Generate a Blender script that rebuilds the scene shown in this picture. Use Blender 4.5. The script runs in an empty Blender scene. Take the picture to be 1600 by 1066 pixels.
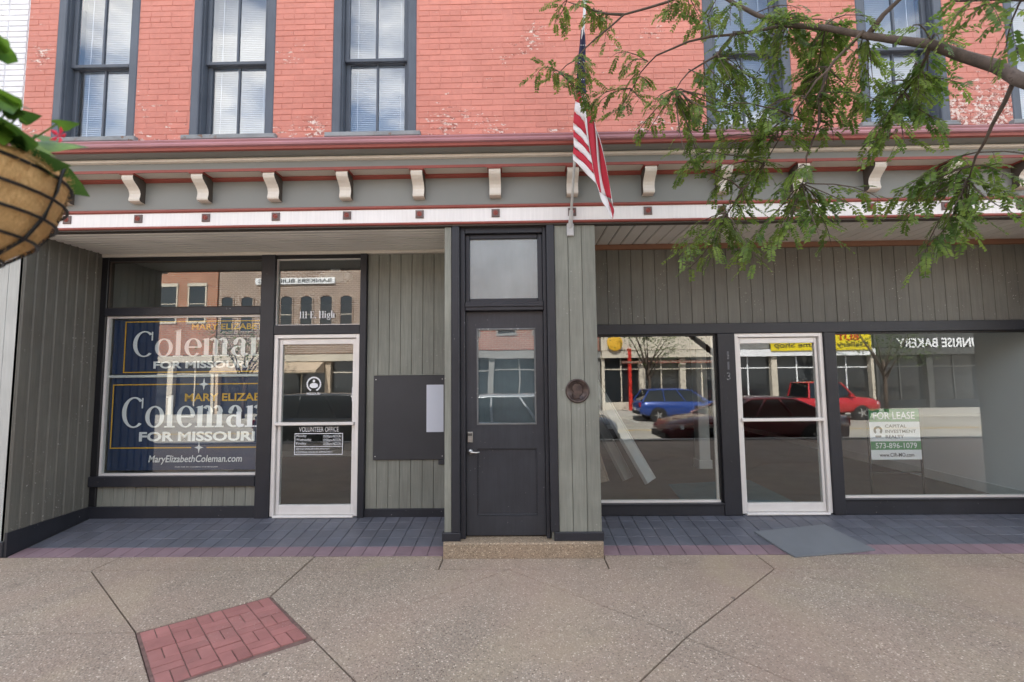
import bpy, math, random
from mathutils import Vector, Matrix, Euler
random.seed(7)
R = math.radians
sc = bpy.context.scene
COL = sc.collection

# ------------------------------------------------------------------ camera, sky, sun, exposure
cam_d = bpy.data.cameras.new("camera")
cam_d.sensor_width = 36.0
cam_d.lens = 36.0 * 700 / 1600
cam_d.clip_start = 0.05
cam_d.clip_end = 2000
cam_d.dof.use_dof = True
cam_d.dof.focus_distance = 5.0
cam_d.dof.aperture_fstop = 2.6
cam = bpy.data.objects.new("camera", cam_d)
COL.objects.link(cam)
cam.matrix_world = (Matrix.Translation((.075, -4.33, 1.69)) @ Matrix.Rotation(R(0.9), 4, 'Z') @ Matrix.Rotation(R(90 + 4.248), 4, 'X')
                    @ Matrix.Rotation(R(-0.6), 4, 'Z'))
sc.camera = cam

SUN_EL, SUN_AZ = 47.0, -14.0        # degrees; azimuth measured from +Y (behind the building) towards +X
w = bpy.data.worlds.new("World")
sc.world = w
w.use_nodes = True
nt = w.node_tree
nt.nodes.clear()
def wn(t, **k):
    n = nt.nodes.new(t)
    for a, b in k.items():
        setattr(n, a, b)
    return n
sky = wn('ShaderNodeTexSky', sky_type='NISHITA', sun_disc=False, sun_elevation=R(SUN_EL), sun_rotation=R(SUN_AZ),
         air_density=1.0, dust_density=1.2, ozone_density=1.0)
tc = wn('ShaderNodeTexCoord')
mp = wn('ShaderNodeMapping')
mp.inputs['Scale'].default_value = (1.0, 1.0, 2.6)
no = wn('ShaderNodeTexNoise')
no.inputs['Scale'].default_value = 2.6
no.inputs['Detail'].default_value = 9
no.inputs['Roughness'].default_value = 0.58
cr = wn('ShaderNodeValToRGB')
cr.color_ramp.elements[0].position = 0.44
cr.color_ramp.elements[1].position = 0.60
mx = wn('ShaderNodeMix', data_type='RGBA')
mx.inputs[7].default_value = (8.2, 8.1, 8.0, 1)
bg = wn('ShaderNodeBackground')
bg.inputs['Strength'].default_value = 0.12
wo = wn('ShaderNodeOutputWorld')
L = nt.links.new
L(tc.outputs['Generated'], mp.inputs[0]); L(mp.outputs[0], no.inputs['Vector']); L(no.outputs['Fac'], cr.inputs[0])
L(cr.outputs['Color'], mx.inputs[0]); L(sky.outputs[0], mx.inputs[6]); L(mx.outputs[2], bg.inputs[0]); L(bg.outputs[0], wo.inputs[0])

sd = bpy.data.lights.new("sun", 'SUN')
sd.energy = 5.0
sd.angle = R(0.53)
sd.color = (1.0, 0.95, 0.87)
sun = bpy.data.objects.new("sun", sd)
COL.objects.link(sun)
dv = Vector((math.sin(R(SUN_AZ)) * math.cos(R(SUN_EL)), math.cos(R(SUN_AZ)) * math.cos(R(SUN_EL)), math.sin(R(SUN_EL))))
sun.rotation_euler = dv.to_track_quat('Z', 'Y').to_euler()
sun.location = (0, 0, 30)

sc.view_settings.view_transform = 'Standard'
sc.view_settings.look = 'None'
sc.view_settings.gamma = 1.0
sc.view_settings.exposure = 1.9
sc.cycles.use_denoising = True
sc.cycles.max_bounces = 8
sc.cycles.transparent_max_bounces = 24
sc.cycles.caustics_reflective = False
sc.cycles.caustics_refractive = False
sc.cycles.sample_clamp_indirect = 6.0

# ------------------------------------------------------------------ materials
def lin(c):
    return tuple((x / 12.92 if x <= .04045 else ((x + .055) / 1.055) ** 2.4) for x in c)
def rgb(r, g, b):
    return lin((r / 255, g / 255, b / 255))

class NT:
    def __init__(s, name):
        s.m = bpy.data.materials.new(name)
        s.m.use_nodes = True
        s.t = s.m.node_tree
        s.t.nodes.clear()
        s.out = s.n('ShaderNodeOutputMaterial')
    def n(s, t, ins=None, **k):
        x = s.t.nodes.new(t)
        for a, b in k.items():
            setattr(x, a, b)
        for a, b in (ins or {}).items():
            if hasattr(b, 'is_output'):
                s.t.links.new(b, x.inputs[a])
            else:
                x.inputs[a].default_value = b
        return x
    def pos(s, scale=(1, 1, 1)):
        g = s.n('ShaderNodeNewGeometry').outputs['Position']
        return s.n('ShaderNodeMapping', {'Vector': g, 'Scale': scale}).outputs[0]
    def noise(s, scale, detail=4, rough=.55, sc3=(1, 1, 1), dist=0):
        return s.n('ShaderNodeTexNoise', {'Vector': s.pos(sc3), 'Scale': scale, 'Detail': detail, 'Roughness': rough, 'Distortion': dist}).outputs['Fac']
    def mr(s, v, a, b, c=0., d=1.):
        return s.n('ShaderNodeMapRange', {0: v, 1: a, 2: b, 3: c, 4: d}).outputs[0]
    def math(s, op, a, b=0.):
        return s.n('ShaderNodeMath', {0: a, 1: b}, operation=op).outputs[0]
    def mix(s, f, a, b, bt='MIX'):
        fa = (lambda c: c if hasattr(c, 'is_output') else (c[0], c[1], c[2], 1))
        return s.n('ShaderNodeMix', {0: f, 6: fa(a), 7: fa(b)}, data_type='RGBA', blend_type=bt).outputs[2]
    def scale(s, c, v):            # multiply colour by a value
        return s.n('ShaderNodeMix', {0: 1., 6: c, 7: s.n('ShaderNodeCombineColor', {0: v, 1: v, 2: v}).outputs[0]},
                   data_type='RGBA', blend_type='MULTIPLY').outputs[2]
    def bump(s, h, strength=.3, dist=.01):
        return s.n('ShaderNodeBump', {'Height': h, 'Strength': strength, 'Distance': dist}).outputs[0]
    def bsdf(s, col, rough=.6, metal=0., normal=None, spec=.5):
        b = s.n('ShaderNodeBsdfPrincipled', {'Roughness': rough, 'Metallic': metal, 'Specular IOR Level': spec})
        if hasattr(col, 'is_output'):
            s.t.links.new(col, b.inputs['Base Color'])
        else:
            b.inputs['Base Color'].default_value = (*col[:3], 1)
        if normal is not None:
            s.t.links.new(normal, b.inputs['Normal'])
        s.t.links.new(b.outputs[0], s.out.inputs[0])
        return b
    def rnd(s, lo, hi):
        return s.mr(s.n('ShaderNodeObjectInfo').outputs['Random'], 0, 1, lo, hi)

def paint(name, col, rough=.55, var=.12, vs=2.5, streak=.0, chips=None, chip_amt=.66, chip_scale=30, bump=.15, bscale=60, rnd=0., spec=.4, dirt=None, dirt_amt=.0):
    t = NT(name)
    n1 = t.noise(vs, 5)
    c = t.scale(t.mix(0., col, col), t.mr(n1, .3, .7, 1 - var, 1 + var))
    if streak:
        n2 = t.noise(6, 4, .6, (9, 9, .5))
        c = t.scale(c, t.mr(n2, .3, .7, 1 - streak, 1 + streak))
    if rnd:
        c = t.scale(c, t.rnd(1 - rnd, 1 + rnd))
    if dirt:
        c = t.mix(t.mr(t.noise(1.1, 6, .62), .48, .7, 0, dirt_amt), c, dirt)
    if chips:
        f = t.mr(t.noise(chip_scale, 3, .6), chip_amt, chip_amt + .03)
        f2 = t.mr(t.noise(2.2, 3, .6), .47, .6)
        c = t.mix(t.math('MULTIPLY', f, f2), c, chips)
    nrm = t.bump(t.noise(bscale, 3, .6), bump, .004)
    t.bsdf(c, rough, normal=nrm, spec=spec)
    return t.m

M = {}
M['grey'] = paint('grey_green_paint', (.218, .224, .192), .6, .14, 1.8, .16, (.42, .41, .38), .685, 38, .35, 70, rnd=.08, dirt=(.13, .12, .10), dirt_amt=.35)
M['grey_brown'] = paint('weathered_shaded_grey_paint', (.138, .133, .114), .65, .12, 1.8, .12, (.55, .54, .50), .675, 46, .25, 70, rnd=.06, dirt=(.10, .085, .07), dirt_amt=.5)  # darker copy: siding's brown dirt, and the side wall's weaker light put in colour
M['grey_bold'] = paint('grey_frieze_paint', (.215, .222, .208), .55, .06, 1.2, .0, None, bump=.08)
M['grey_light'] = paint('pilaster_light_grey_paint', (.42, .43, .41), .6, .08, 2, .08, (.2, .2, .18), .72, 30, .2)
M['navy'] = paint('navy_trim_paint', (.023, .024, .030), .42, .16, 3, .06, (.35, .34, .33), .70, 34, .2, 50)
M['navy_door'] = paint('navy_door_paint', (.036, .038, .045), .36, .16, 3, .10, (.38, .37, .35), .695, 44, .15, 40)
M['black'] = paint('black_frame_paint', (.012, .012, .014), .4, .1, 3)
M['white'] = paint('white_band_paint', (.80, .785, .775), .5, .05, 1.2, .05, None, bump=.06)
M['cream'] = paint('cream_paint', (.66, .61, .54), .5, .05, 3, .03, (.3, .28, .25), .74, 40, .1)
M['red'] = paint('red_trim_paint', (.285, .072, .055), .5, .12, 3, .0, (.5, .4, .36), .74, 30, .1)
M['mauve'] = paint('gutter_faded_mauve_paint', (.36, .17, .19), .38, .16, 2, .0, (.55, .45, .42), .72, 14, .1)
M['rosette'] = paint('rosette_brown_grey', (.16, .12, .115), .6, .1, 8)
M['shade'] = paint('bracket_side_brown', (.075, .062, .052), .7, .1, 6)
M['soffit'] = paint('soffit_paint', (.74, .71, .66), .55, .07, 2, .0, None, rnd=.05, bump=.05)
M['brown'] = paint('brown_beam_paint', (.22, .105, .06), .6, .15, 2)
M['slate'] = paint('slate_blue_casing_paint', (.075, .090, .115), .5, .12, 3, .08, (.05, .05, .06), .70, 26, .2)
M['sill'] = paint('weathered_sill', (.22, .24, .25), .7, .2, 5, .0, (.16, .10, .07), .58, 16, .3)
M['alu'] = None
t = NT('brushed_aluminium')
nr = t.bump(t.noise(60, 3, .6, (1, 1, 12)), .06, .003)
t.bsdf(t.mix(t.mr(t.noise(3, 5), .3, .7), (.70, .675, .65), (.80, .775, .75)), .40, .15, nr)
M['alu'] = t.m
M['chrome'] = (lambda t: (t.bsdf((.48, .47, .45), .3, 1.0), t.m)[1])(NT('satin_nickel'))
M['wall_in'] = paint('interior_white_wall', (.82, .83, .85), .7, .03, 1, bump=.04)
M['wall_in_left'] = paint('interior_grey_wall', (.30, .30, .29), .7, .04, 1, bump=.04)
M['carpet'] = paint('brown_carpet', (.085, .07, .06), .95, .2, 3, bump=.4, bscale=220)
M['teal'] = paint('teal_mat_fabric', (.07, .13, .15), .9, .15, 6, bump=.3, bscale=200)
M['blind'] = paint('blind_slat_white', (.78, .83, .90), .5, .02, 1, bump=.0)
M['board_white'] = paint('white_board', (.66, .68, .68), .55, .08, 4)
M['paper'] = paint('paper_white', (.58, .61, .68), .6, .02, 2, bump=.02)
M['sign_white'] = paint('sign_white', (.76, .78, .82), .5, .02, 2, bump=.02)
M['mat_grey'] = paint('grey_entry_mat', (.175, .188, .205), .55, .06, 4, bump=.2, bscale=180)
M['txt_white'] = paint('vinyl_white', (.78, .80, .83), .5, .02, 2, bump=0)
M['txt_black'] = paint('print_black', (.02, .025, .03), .6, .02, 2, bump=0)
M['yellow'] = paint('print_yellow', (.70, .40, .035), .5, .03, 2, bump=0)
M['blue'] = paint('banner_navy_blue', (.010, .028, .085), .45, .12, 1.3, bump=.03, spec=.3)
M['green'] = paint('sign_green', (.03, .22, .07), .45, .04, 2, bump=0)
M['plaque'] = None
t = NT('bronze_plaque'); t.bsdf(t.mix(t.mr(t.noise(22, 4), .35, .65), (.055, .042, .040), (.115, .085, .075)), .42, .65, t.bump(t.noise(60, 3), .3, .003)); M['plaque'] = t.m
M['digit'] = paint('worn_number_paint', (.10, .105, .12), .5, .3, 30, 0, (.4, .4, .4), .6, 60, .3)
M['metal_black'] = (lambda t: (t.bsdf((.012, .012, .013), .45, .2), t.m)[1])(NT('black_wire'))
M['galv'] = paint('galvanised_metal', (.52, .52, .52), .4, .15, 9)
M['flag_white'] = paint('flag_white', (.72, .70, .72), .75, .04, 5, bump=.15, bscale=300)
M['flag_red'] = paint('flag_red', (.46, .022, .045), .75, .06, 5, bump=.15, bscale=300)
M['flag_blue'] = paint('flag_blue', (.012, .016, .055), .75, .06, 5, bump=.15, bscale=300)

# painted brick: salmon paint, worn through to brick and old whitewash in patches low on the wall
def brick_paint(name, base):
    t = NT(name)
    z = t.n('ShaderNodeSeparateXYZ', {0: t.n('ShaderNodeNewGeometry').outputs['Position']})
    c = t.scale(t.mix(t.mr(t.noise(1.3, 5, .6), .35, .65), base, tuple(b * f for b, f in zip(base, (1.12, 1.18, 1.2)))), t.rnd(.93, 1.06))
    c = t.scale(c, t.mr(t.noise(14, 5, .65), .3, .7, .93, 1.06))
    low = t.mr(z.outputs['Z'], 4.45, 4.08, 0., .085)
    right = t.mr(z.outputs['X'], 3.9, 4.6, 0., .10)
    zone = t.math('ADD', t.math('ADD', t.math('MULTIPLY', t.noise(1.7, 2, .5), .42), low), t.math('MULTIPLY', right, t.mr(z.outputs['Z'], 4.95, 4.5, 0., 1.)))
    patch = t.mr(t.math('ADD', zone, t.math('MULTIPLY', t.noise(17, 5, .7, (.6, 1, 1.6)), .55)), .588, .62)
    under = t.mix(t.mr(t.noise(26, 4, .7), .46, .54), (.30, .10, .075), (.66, .56, .50))
    c = t.mix(patch, c, under)
    h = t.math('ADD', t.noise(70, 4, .7), t.math('MULTIPLY', patch, -.6))
    t.bsdf(c, .62, normal=t.bump(h, .45, .004), spec=.35)
    return t.m
M['brick'] = brick_paint('salmon_painted_brick', (.515, .196, .150))
M['mortar'] = brick_paint('salmon_painted_mortar', (.49, .184, .140))
M['wbrick'] = paint('white_painted_brick', (.70, .71, .74), .6, .08, 6, 0, (.2, .2, .22), .66, 22, .4, 60, rnd=.05)

# exposed aggregate concrete
def aggregate(name, tint=(1, 1, 1), rough=.8):
    t = NT(name)
    p = t.pos()
    v1 = t.n('ShaderNodeTexVoronoi', {'Vector': p, 'Scale': 92., 'Randomness': 1.}, feature='F1')
    rampsrc = t.n('ShaderNodeSeparateColor', {0: v1.outputs['Color']}).outputs[0]
    ramp = t.n('ShaderNodeValToRGB', {0: rampsrc})
    el = ramp.color_ramp.elements
    el[0].position = 0; el[0].color = (.095, .075, .06, 1)
    el[1].position = 1; el[1].color = (.80, .72, .63, 1)
    for pz, cc in ((.18, (.23, .185, .15)), (.45, (.34, .278, .228)), (.72, (.43, .355, .295)), (.9, (.50, .43, .365))):
        e = el.new(pz); e.color = (*cc, 1)
    cem = t.mix(t.mr(v1.outputs['Distance'], .30, .60), ramp.outputs[0], (.30, .255, .215))
    big = t.mr(t.noise(.55, 6, .62), .3, .7, .86, 1.14)
    c = t.scale(cem, big)
    c = t.mix(t.mr(t.noise(.75, 3, .5), .42, .66, 0, .42), c, (.40, .285, .235))
    c = t.mix(t.mr(t.noise(.62, 4, .6, (1.3, 1, 1), 1.), .52, .72, 0, .38), c, (.42, .36, .25))
    c = t.mix(t.mr(t.noise(2.1, 6, .72), .56, .72, 0, .42), c, (.165, .14, .12))
    gv = t.n('ShaderNodeTexVoronoi', {'Vector': p, 'Scale': 2.6, 'Randomness': 1.}, feature='F1')
    gs = t.n('ShaderNodeSeparateColor', {0: gv.outputs['Color']}).outputs[1]
    gum = t.math('MULTIPLY', t.mr(gv.outputs['Distance'], .055, .035), t.mr(gs, .55, .6))
    c = t.mix(t.math('MULTIPLY', gum, .6), c, (.11, .095, .085))
    c = t.mix(t.mr(t.noise(330, 1, .5), .70, .74, 0, .45), c, (.68, .62, .54))
    c = t.mix(1., c, tint, 'MULTIPLY')
    h = t.math('SUBTRACT', t.math('MULTIPLY', v1.outputs['Distance'], -1.), t.math('MULTIPLY', t.noise(300, 2), .3))
    t.bsdf(c, rough, normal=t.bump(h, .55, .006), spec=.3)
    return t.m
M['agg'] = aggregate('exposed_aggregate_concrete', (1.03, 1.0, .94))
M['agg_step'] = aggregate('step_aggregate_concrete', (.95, .88, .74))
M['grout'] = paint('tile_grout', (.10, .104, .12), .85, .2, 8)
M['joint'] = paint('dark_joint', (.085, .07, .058), .9, .2, 8)
M['sand_joint'] = paint('sandy_joint', (.17, .105, .09), .9, .3, 20)
M['paver'] = paint('red_paver_brick', (.335, .145, .130), .85, .12, 7, 0, (.42, .28, .25), .64, 60, .5, 120, rnd=.10, dirt=(.27, .165, .145), dirt_amt=.6)
M['tile'] = paint('slate_blue_quarry_tile', (.108, .114, .138), .42, .16, 4, 0, (.33, .33, .35), .735, 46, .12, 60, rnd=.10, dirt=(.17, .155, .17), dirt_amt=.4)
M['tile_red'] = paint('purple_quarry_tile', (.225, .155, .175), .5, .14, 4, 0, (.36, .33, .33), .73, 46, .12, 60, rnd=.14)
M['asphalt'] = paint('worn_street_surface', (.33, .31, .27), .9, .2, .7, 0, (.36, .34, .30), .62, 120, .5, 200)
M['road_white'] = paint('road_white_paint', (.65, .65, .62), .7, .15, 4)
M['road_yellow'] = paint('road_yellow_paint', (.62, .40, .06), .7, .15, 4)
M['concrete'] = paint('plain_concrete', (.42, .40, .36), .85, .12, 1.5, bump=.3, bscale=120)
M['coir'] = None
t = NT('coir_liner')
fib = t.noise(120, 5, .8, (1, 1, .35), 2.)
t.bsdf(t.mix(t.mr(fib, .3, .7), (.46, .26, .095), (.86, .58, .28)), .95, normal=t.bump(fib, .5, .01), spec=.1)
M['coir'] = t.m
def leafmat(name, c1, c2, trans=.35):
    t = NT(name)
    c = t.mix(t.n('ShaderNodeObjectInfo').outputs['Random'], c1, c2)
    c = t.mix(t.mr(t.noise(9, 4, .65), .40, .64), c, c2)
    b = t.bsdf(c, .5, spec=.4)
    tr = t.n('ShaderNodeBsdfTranslucent', {'Color': t.scale(c, 1.5)})
    ms = t.n('ShaderNodeMixShader', {0: trans, 1: b.outputs[0], 2: tr.outputs[0]})
    t.t.links.new(ms.outputs[0], t.out.inputs[0])
    return t.m
M['leaf_vine'] = leafmat('lime_vine_leaf', (.030, .085, .018), (.16, .30, .030))
M['leaf_dark'] = leafmat('dark_vine_leaf', (.022, .060, .016), (.06, .13, .022))
M['leaf'] = leafmat('locust_leaf', (.060, .120, .024), (.21, .29, .055), .48)
M['leaf_far'] = leafmat('street_tree_leaf', (.05, .09, .02), (.10, .16, .03))
M['bark'] = paint('bark', (.088, .066, .052), .9, .3, 10, .2, (.07, .05, .04), .6, 20, .8, 60)
M['petal'] = paint('red_petal', (.6, .02, .05), .6, .1, 20)

def glass(name, f0=.042, tint=(1, 1, 1), wob=.0, rough=.0):
    t = NT(name)
    lw = t.n('ShaderNodeLayerWeight', {'Blend': .5}).outputs['Facing']
    f = t.math('ADD', t.math('MULTIPLY', t.math('POWER', lw, 5.), 1 - f0), f0)
    g = t.n('ShaderNodeBsdfGlossy', {'Color': (1, 1, 1, 1), 'Roughness': rough})
    if wob:
        t.t.links.new(t.bump(t.noise(1.6, 2), wob, .01), g.inputs['Normal'])
    tr = t.n('ShaderNodeBsdfTransparent', {'Color': (*tint, 1)})
    ms = t.n('ShaderNodeMixShader', {0: f, 1: tr.outputs[0], 2: g.outputs[0]})
    t.t.links.new(ms.outputs[0], t.out.inputs[0])
    return t.m
M['glass_frost'] = glass('frosted_glass', .06, (.97, .98, .98), .0, .35)
M['glass'] = glass('shop_glass', .088, (.95, .97, .96), .02)
M['glass_up'] = glass('old_sash_glass', .10, (.97, .985, .99), .10)
M['glass_far'] = (lambda t: (t.bsdf((.02, .024, .028), .06, 0, None, .9), t.m)[1])(NT('dark_window_glass'))
M['film'] = paint('milky_film', (.26, .285, .28), .35, .22, 1.6, .05, (.5, .5, .5), .73, 20, .05)
M['film_dark'] = paint('dusty_dark_film', (.085, .115, .125), .3, .25, 2.2, .05, (.4, .42, .42), .735, 30, .05)

# ------------------------------------------------------------------ mesh helpers
class MB:
    def __init__(s):
        s.v, s.f, s.mi = [], [], []
    def add(s, vs, fs, m=0):
        o = len(s.v)
        s.v += [tuple(p) for p in vs]
        for f in fs:
            s.f.append(tuple(o + i for i in f)); s.mi.append(m)
        return s
    def box(s, x0, x1, y0, y1, z0, z1, m=0):
        return s.add([(x0, y0, z0), (x1, y0, z0), (x1, y1, z0), (x0, y1, z0), (x0, y0, z1), (x1, y0, z1), (x1, y1, z1), (x0, y1, z1)],
                     [(0, 3, 2, 1), (4, 5, 6, 7), (0, 1, 5, 4), (1, 2, 6, 5), (2, 3, 7, 6), (3, 0, 4, 7)], m)
    def cbox(s, x0, x1, y0, y1, z0, z1, c=.006, m=0):      # box whose front (-Y) edges are chamfered
        return s.add([(x0, y1, z0), (x1, y1, z0), (x1, y1, z1), (x0, y1, z1), (x0, y0 + c, z0), (x1, y0 + c, z0), (x1, y0 + c, z1), (x0, y0 + c, z1),
                      (x0 + c, y0, z0 + c), (x1 - c, y0, z0 + c), (x1 - c, y0, z1 - c), (x0 + c, y0, z1 - c)],
                     [(0, 3, 2, 1), (0, 1, 5, 4), (1, 2, 6, 5), (2, 3, 7, 6), (3, 0, 4, 7), (4, 5, 9, 8), (5, 6, 10, 9), (6, 7, 11, 10), (7, 4, 8, 11), (8, 9, 10, 11)], m)
    def prism(s, poly, z0, z1, m=0, c=0.):                  # polygon in XY (counter-clockwise), extruded in Z, top edge chamfered by c
        n = len(poly)
        if c:
            cx = sum(p[0] for p in poly) / n; cy = sum(p[1] for p in poly) / n
            top = []
            for p in poly:
                d = math.hypot(p[0] - cx, p[1] - cy) or 1
                top.append((p[0] + (cx - p[0]) / d * c, p[1] + (cy - p[1]) / d * c))
            vs = [(*p, z0) for p in poly] + [(*p, z1 - c) for p in poly] + [(*p, z1) for p in top]
            fs = [tuple(range(n - 1, -1, -1))] + [(i, (i + 1) % n, n + (i + 1) % n, n + i) for i in range(n)] + \
                 [(n + i, n + (i + 1) % n, 2 * n + (i + 1) % n, 2 * n + i) for i in range(n)] + [tuple(range(2 * n, 3 * n))]
        else:
            vs = [(*p, z0) for p in poly] + [(*p, z1) for p in poly]
            fs = [tuple(range(n - 1, -1, -1))] + [(i, (i + 1) % n, n + (i + 1) % n, n + i) for i in range(n)] + [tuple(range(n, 2 * n))]
        return s.add(vs, fs, m)
    def xprism(s, prof, x0, x1, m=0):                      # profile in (y,z), extruded along X
        n = len(prof)
        return s.add([(x0, y, z) for y, z in prof] + [(x1, y, z) for y, z in prof],
                     [tuple(range(n)), tuple(range(2 * n - 1, n - 1, -1))] + [(i, n + i, n + (i + 1) % n, (i + 1) % n) for i in range(n)], m)
    def tube(s, pts, r, n=6, m=0, close=False):
        pts = [Vector(p) for p in pts]
        k = len(pts)
        rr = r if isinstance(r, (list, tuple)) else [r] * k
        up = Vector((0, 0, 1)); rings = []
        for i, p in enumerate(pts):
            a = pts[(i - 1) % k] if (close or i > 0) else p
            b = pts[(i + 1) % k] if (close or i < k - 1) else p
            d = (b - a)
            d = d.normalized() if d.length > 1e-9 else Vector((0, 0, 1))
            ref = up if abs(d.dot(up)) < .95 else Vector((1, 0, 0))
            u = d.cross(ref).normalized(); v = d.cross(u)
            rings.append([p + (u * math.cos(2 * math.pi * j / n) + v * math.sin(2 * math.pi * j / n)) * rr[i] for j in range(n)])
        vs = [q for rg in rings for q in rg]
        fs = []
        for i in range(k if close else k - 1):
            a, b = i * n, ((i + 1) % k) * n
            fs += [(a + j, a + (j + 1) % n, b + (j + 1) % n, b + j) for j in range(n)]
        if not close:
            fs += [tuple(range(n - 1, -1, -1)), tuple((k - 1) * n + j for j in range(n))]
        return s.add(vs, fs, m)
    def lathe(s, prof, n=24, m=0, ctr=(0, 0, 0), axis='Z'):  # prof (r,h)
        vs = []
        for r, h in prof:
            for j in range(n):
                a = 2 * math.pi * j / n
                p = (r * math.cos(a), r * math.sin(a), h)
                if axis == 'Y':
                    p = (r * math.cos(a), h, r * math.sin(a))
                vs.append((p[0] + ctr[0], p[1] + ctr[1], p[2] + ctr[2]))
        fs = []
        for i in range(len(prof) - 1):
            fs += [(i * n + j, i * n + (j + 1) % n, (i + 1) * n + (j + 1) % n, (i + 1) * n + j) for j in range(n)]
        return s.add(vs, fs, m)
    def mesh(s, name, mats):
        me = bpy.data.meshes.new(name)
        me.from_pydata(s.v, [], s.f)
        for m in (mats if isinstance(mats, (list, tuple)) else [mats]):
            me.materials.append(m)
        if any(s.mi):
            me.polygons.foreach_set('material_index', s.mi)
        return me
    def build(s, name, mats, parent=None, smooth=False, loc=None):
        me = s.mesh(name, mats)
        if smooth:
            me.polygons.foreach_set('use_smooth', [True] * len(me.polygons))
        return link(name, me, parent, loc)

def link(name, me, parent=None, loc=None, rot=None, scale=None):
    o = bpy.data.objects.new(name, me)
    COL.objects.link(o)
    if parent is not None:
        o.parent = parent
    if loc is not None:
        o.location = loc
    if rot is not None:
        o.rotation_euler = rot
    if scale is not None:
        o.scale = scale
    return o
def empty(name, parent=None, loc=(0, 0, 0), rz=0.):
    o = link(name, None, parent, loc)
    o.rotation_euler[2] = rz
    o.empty_display_size = .2
    return o
def tag(o, label=None, cat=None, group=None, kind=None):
    if label: o['label'] = label
    if cat: o['category'] = cat
    if group: o['group'] = group
    if kind: o['kind'] = kind
    return o
def bx(name, m, parent, x0, x1, y0, y1, z0, z1, c=.0):
    b = MB()
    (b.cbox(x0, x1, y0, y1, z0, z1, c) if c else b.box(x0, x1, y0, y1, z0, z1))
    return b.build(name, m, parent)

_font_cache = {}
def text_data(s, bold=0.):
    k = (s, bold)
    if k not in _font_cache:
        cu = bpy.data.curves.new('lettering', 'FONT')
        cu.body = s
        cu.offset = bold
        cu.resolution_u = 3
        o = bpy.data.objects.new('lettering', cu)
        COL.objects.link(o)
        dg = bpy.context.evaluated_depsgraph_get()
        me = bpy.data.meshes.new_from_object(o.evaluated_get(dg))
        vs = [v.co.copy() for v in me.vertices]
        fs = [tuple(p.vertices) for p in me.polygons]
        bpy.data.objects.remove(o); bpy.data.curves.remove(cu); bpy.data.meshes.remove(me)
        xs = [v.x for v in vs]; ys = [v.y for v in vs]
        _font_cache[k] = ([((v.x - min(xs)) / (max(xs) - min(xs)), (v.y - min(ys)) / (max(ys) - min(ys))) for v in vs], fs)
    return _font_cache[k]
def put_text(mb, s, x0, x1, z0, z1, y, m=0, bold=0., facing=-1, shear=0.):
    vs, fs = text_data(s, bold)
    pts = []
    for a, b in vs:
        X = x0 + (x1 - x0) * a + shear * (z1 - z0) * b
        if facing > 0:
            X = x1 - (x1 - x0) * a
        pts.append((X, y, z0 + (z1 - z0) * b))
    mb.add(pts, fs, m)
def lettering(name, s, x0, x1, z0, z1, y, mt, parent, bold=0., facing=-1, shear=0.):
    b = MB(); put_text(b, s, x0, x1, z0, z1, y, 0, bold, facing, shear)
    return b.build(name, mt, parent)

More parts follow.
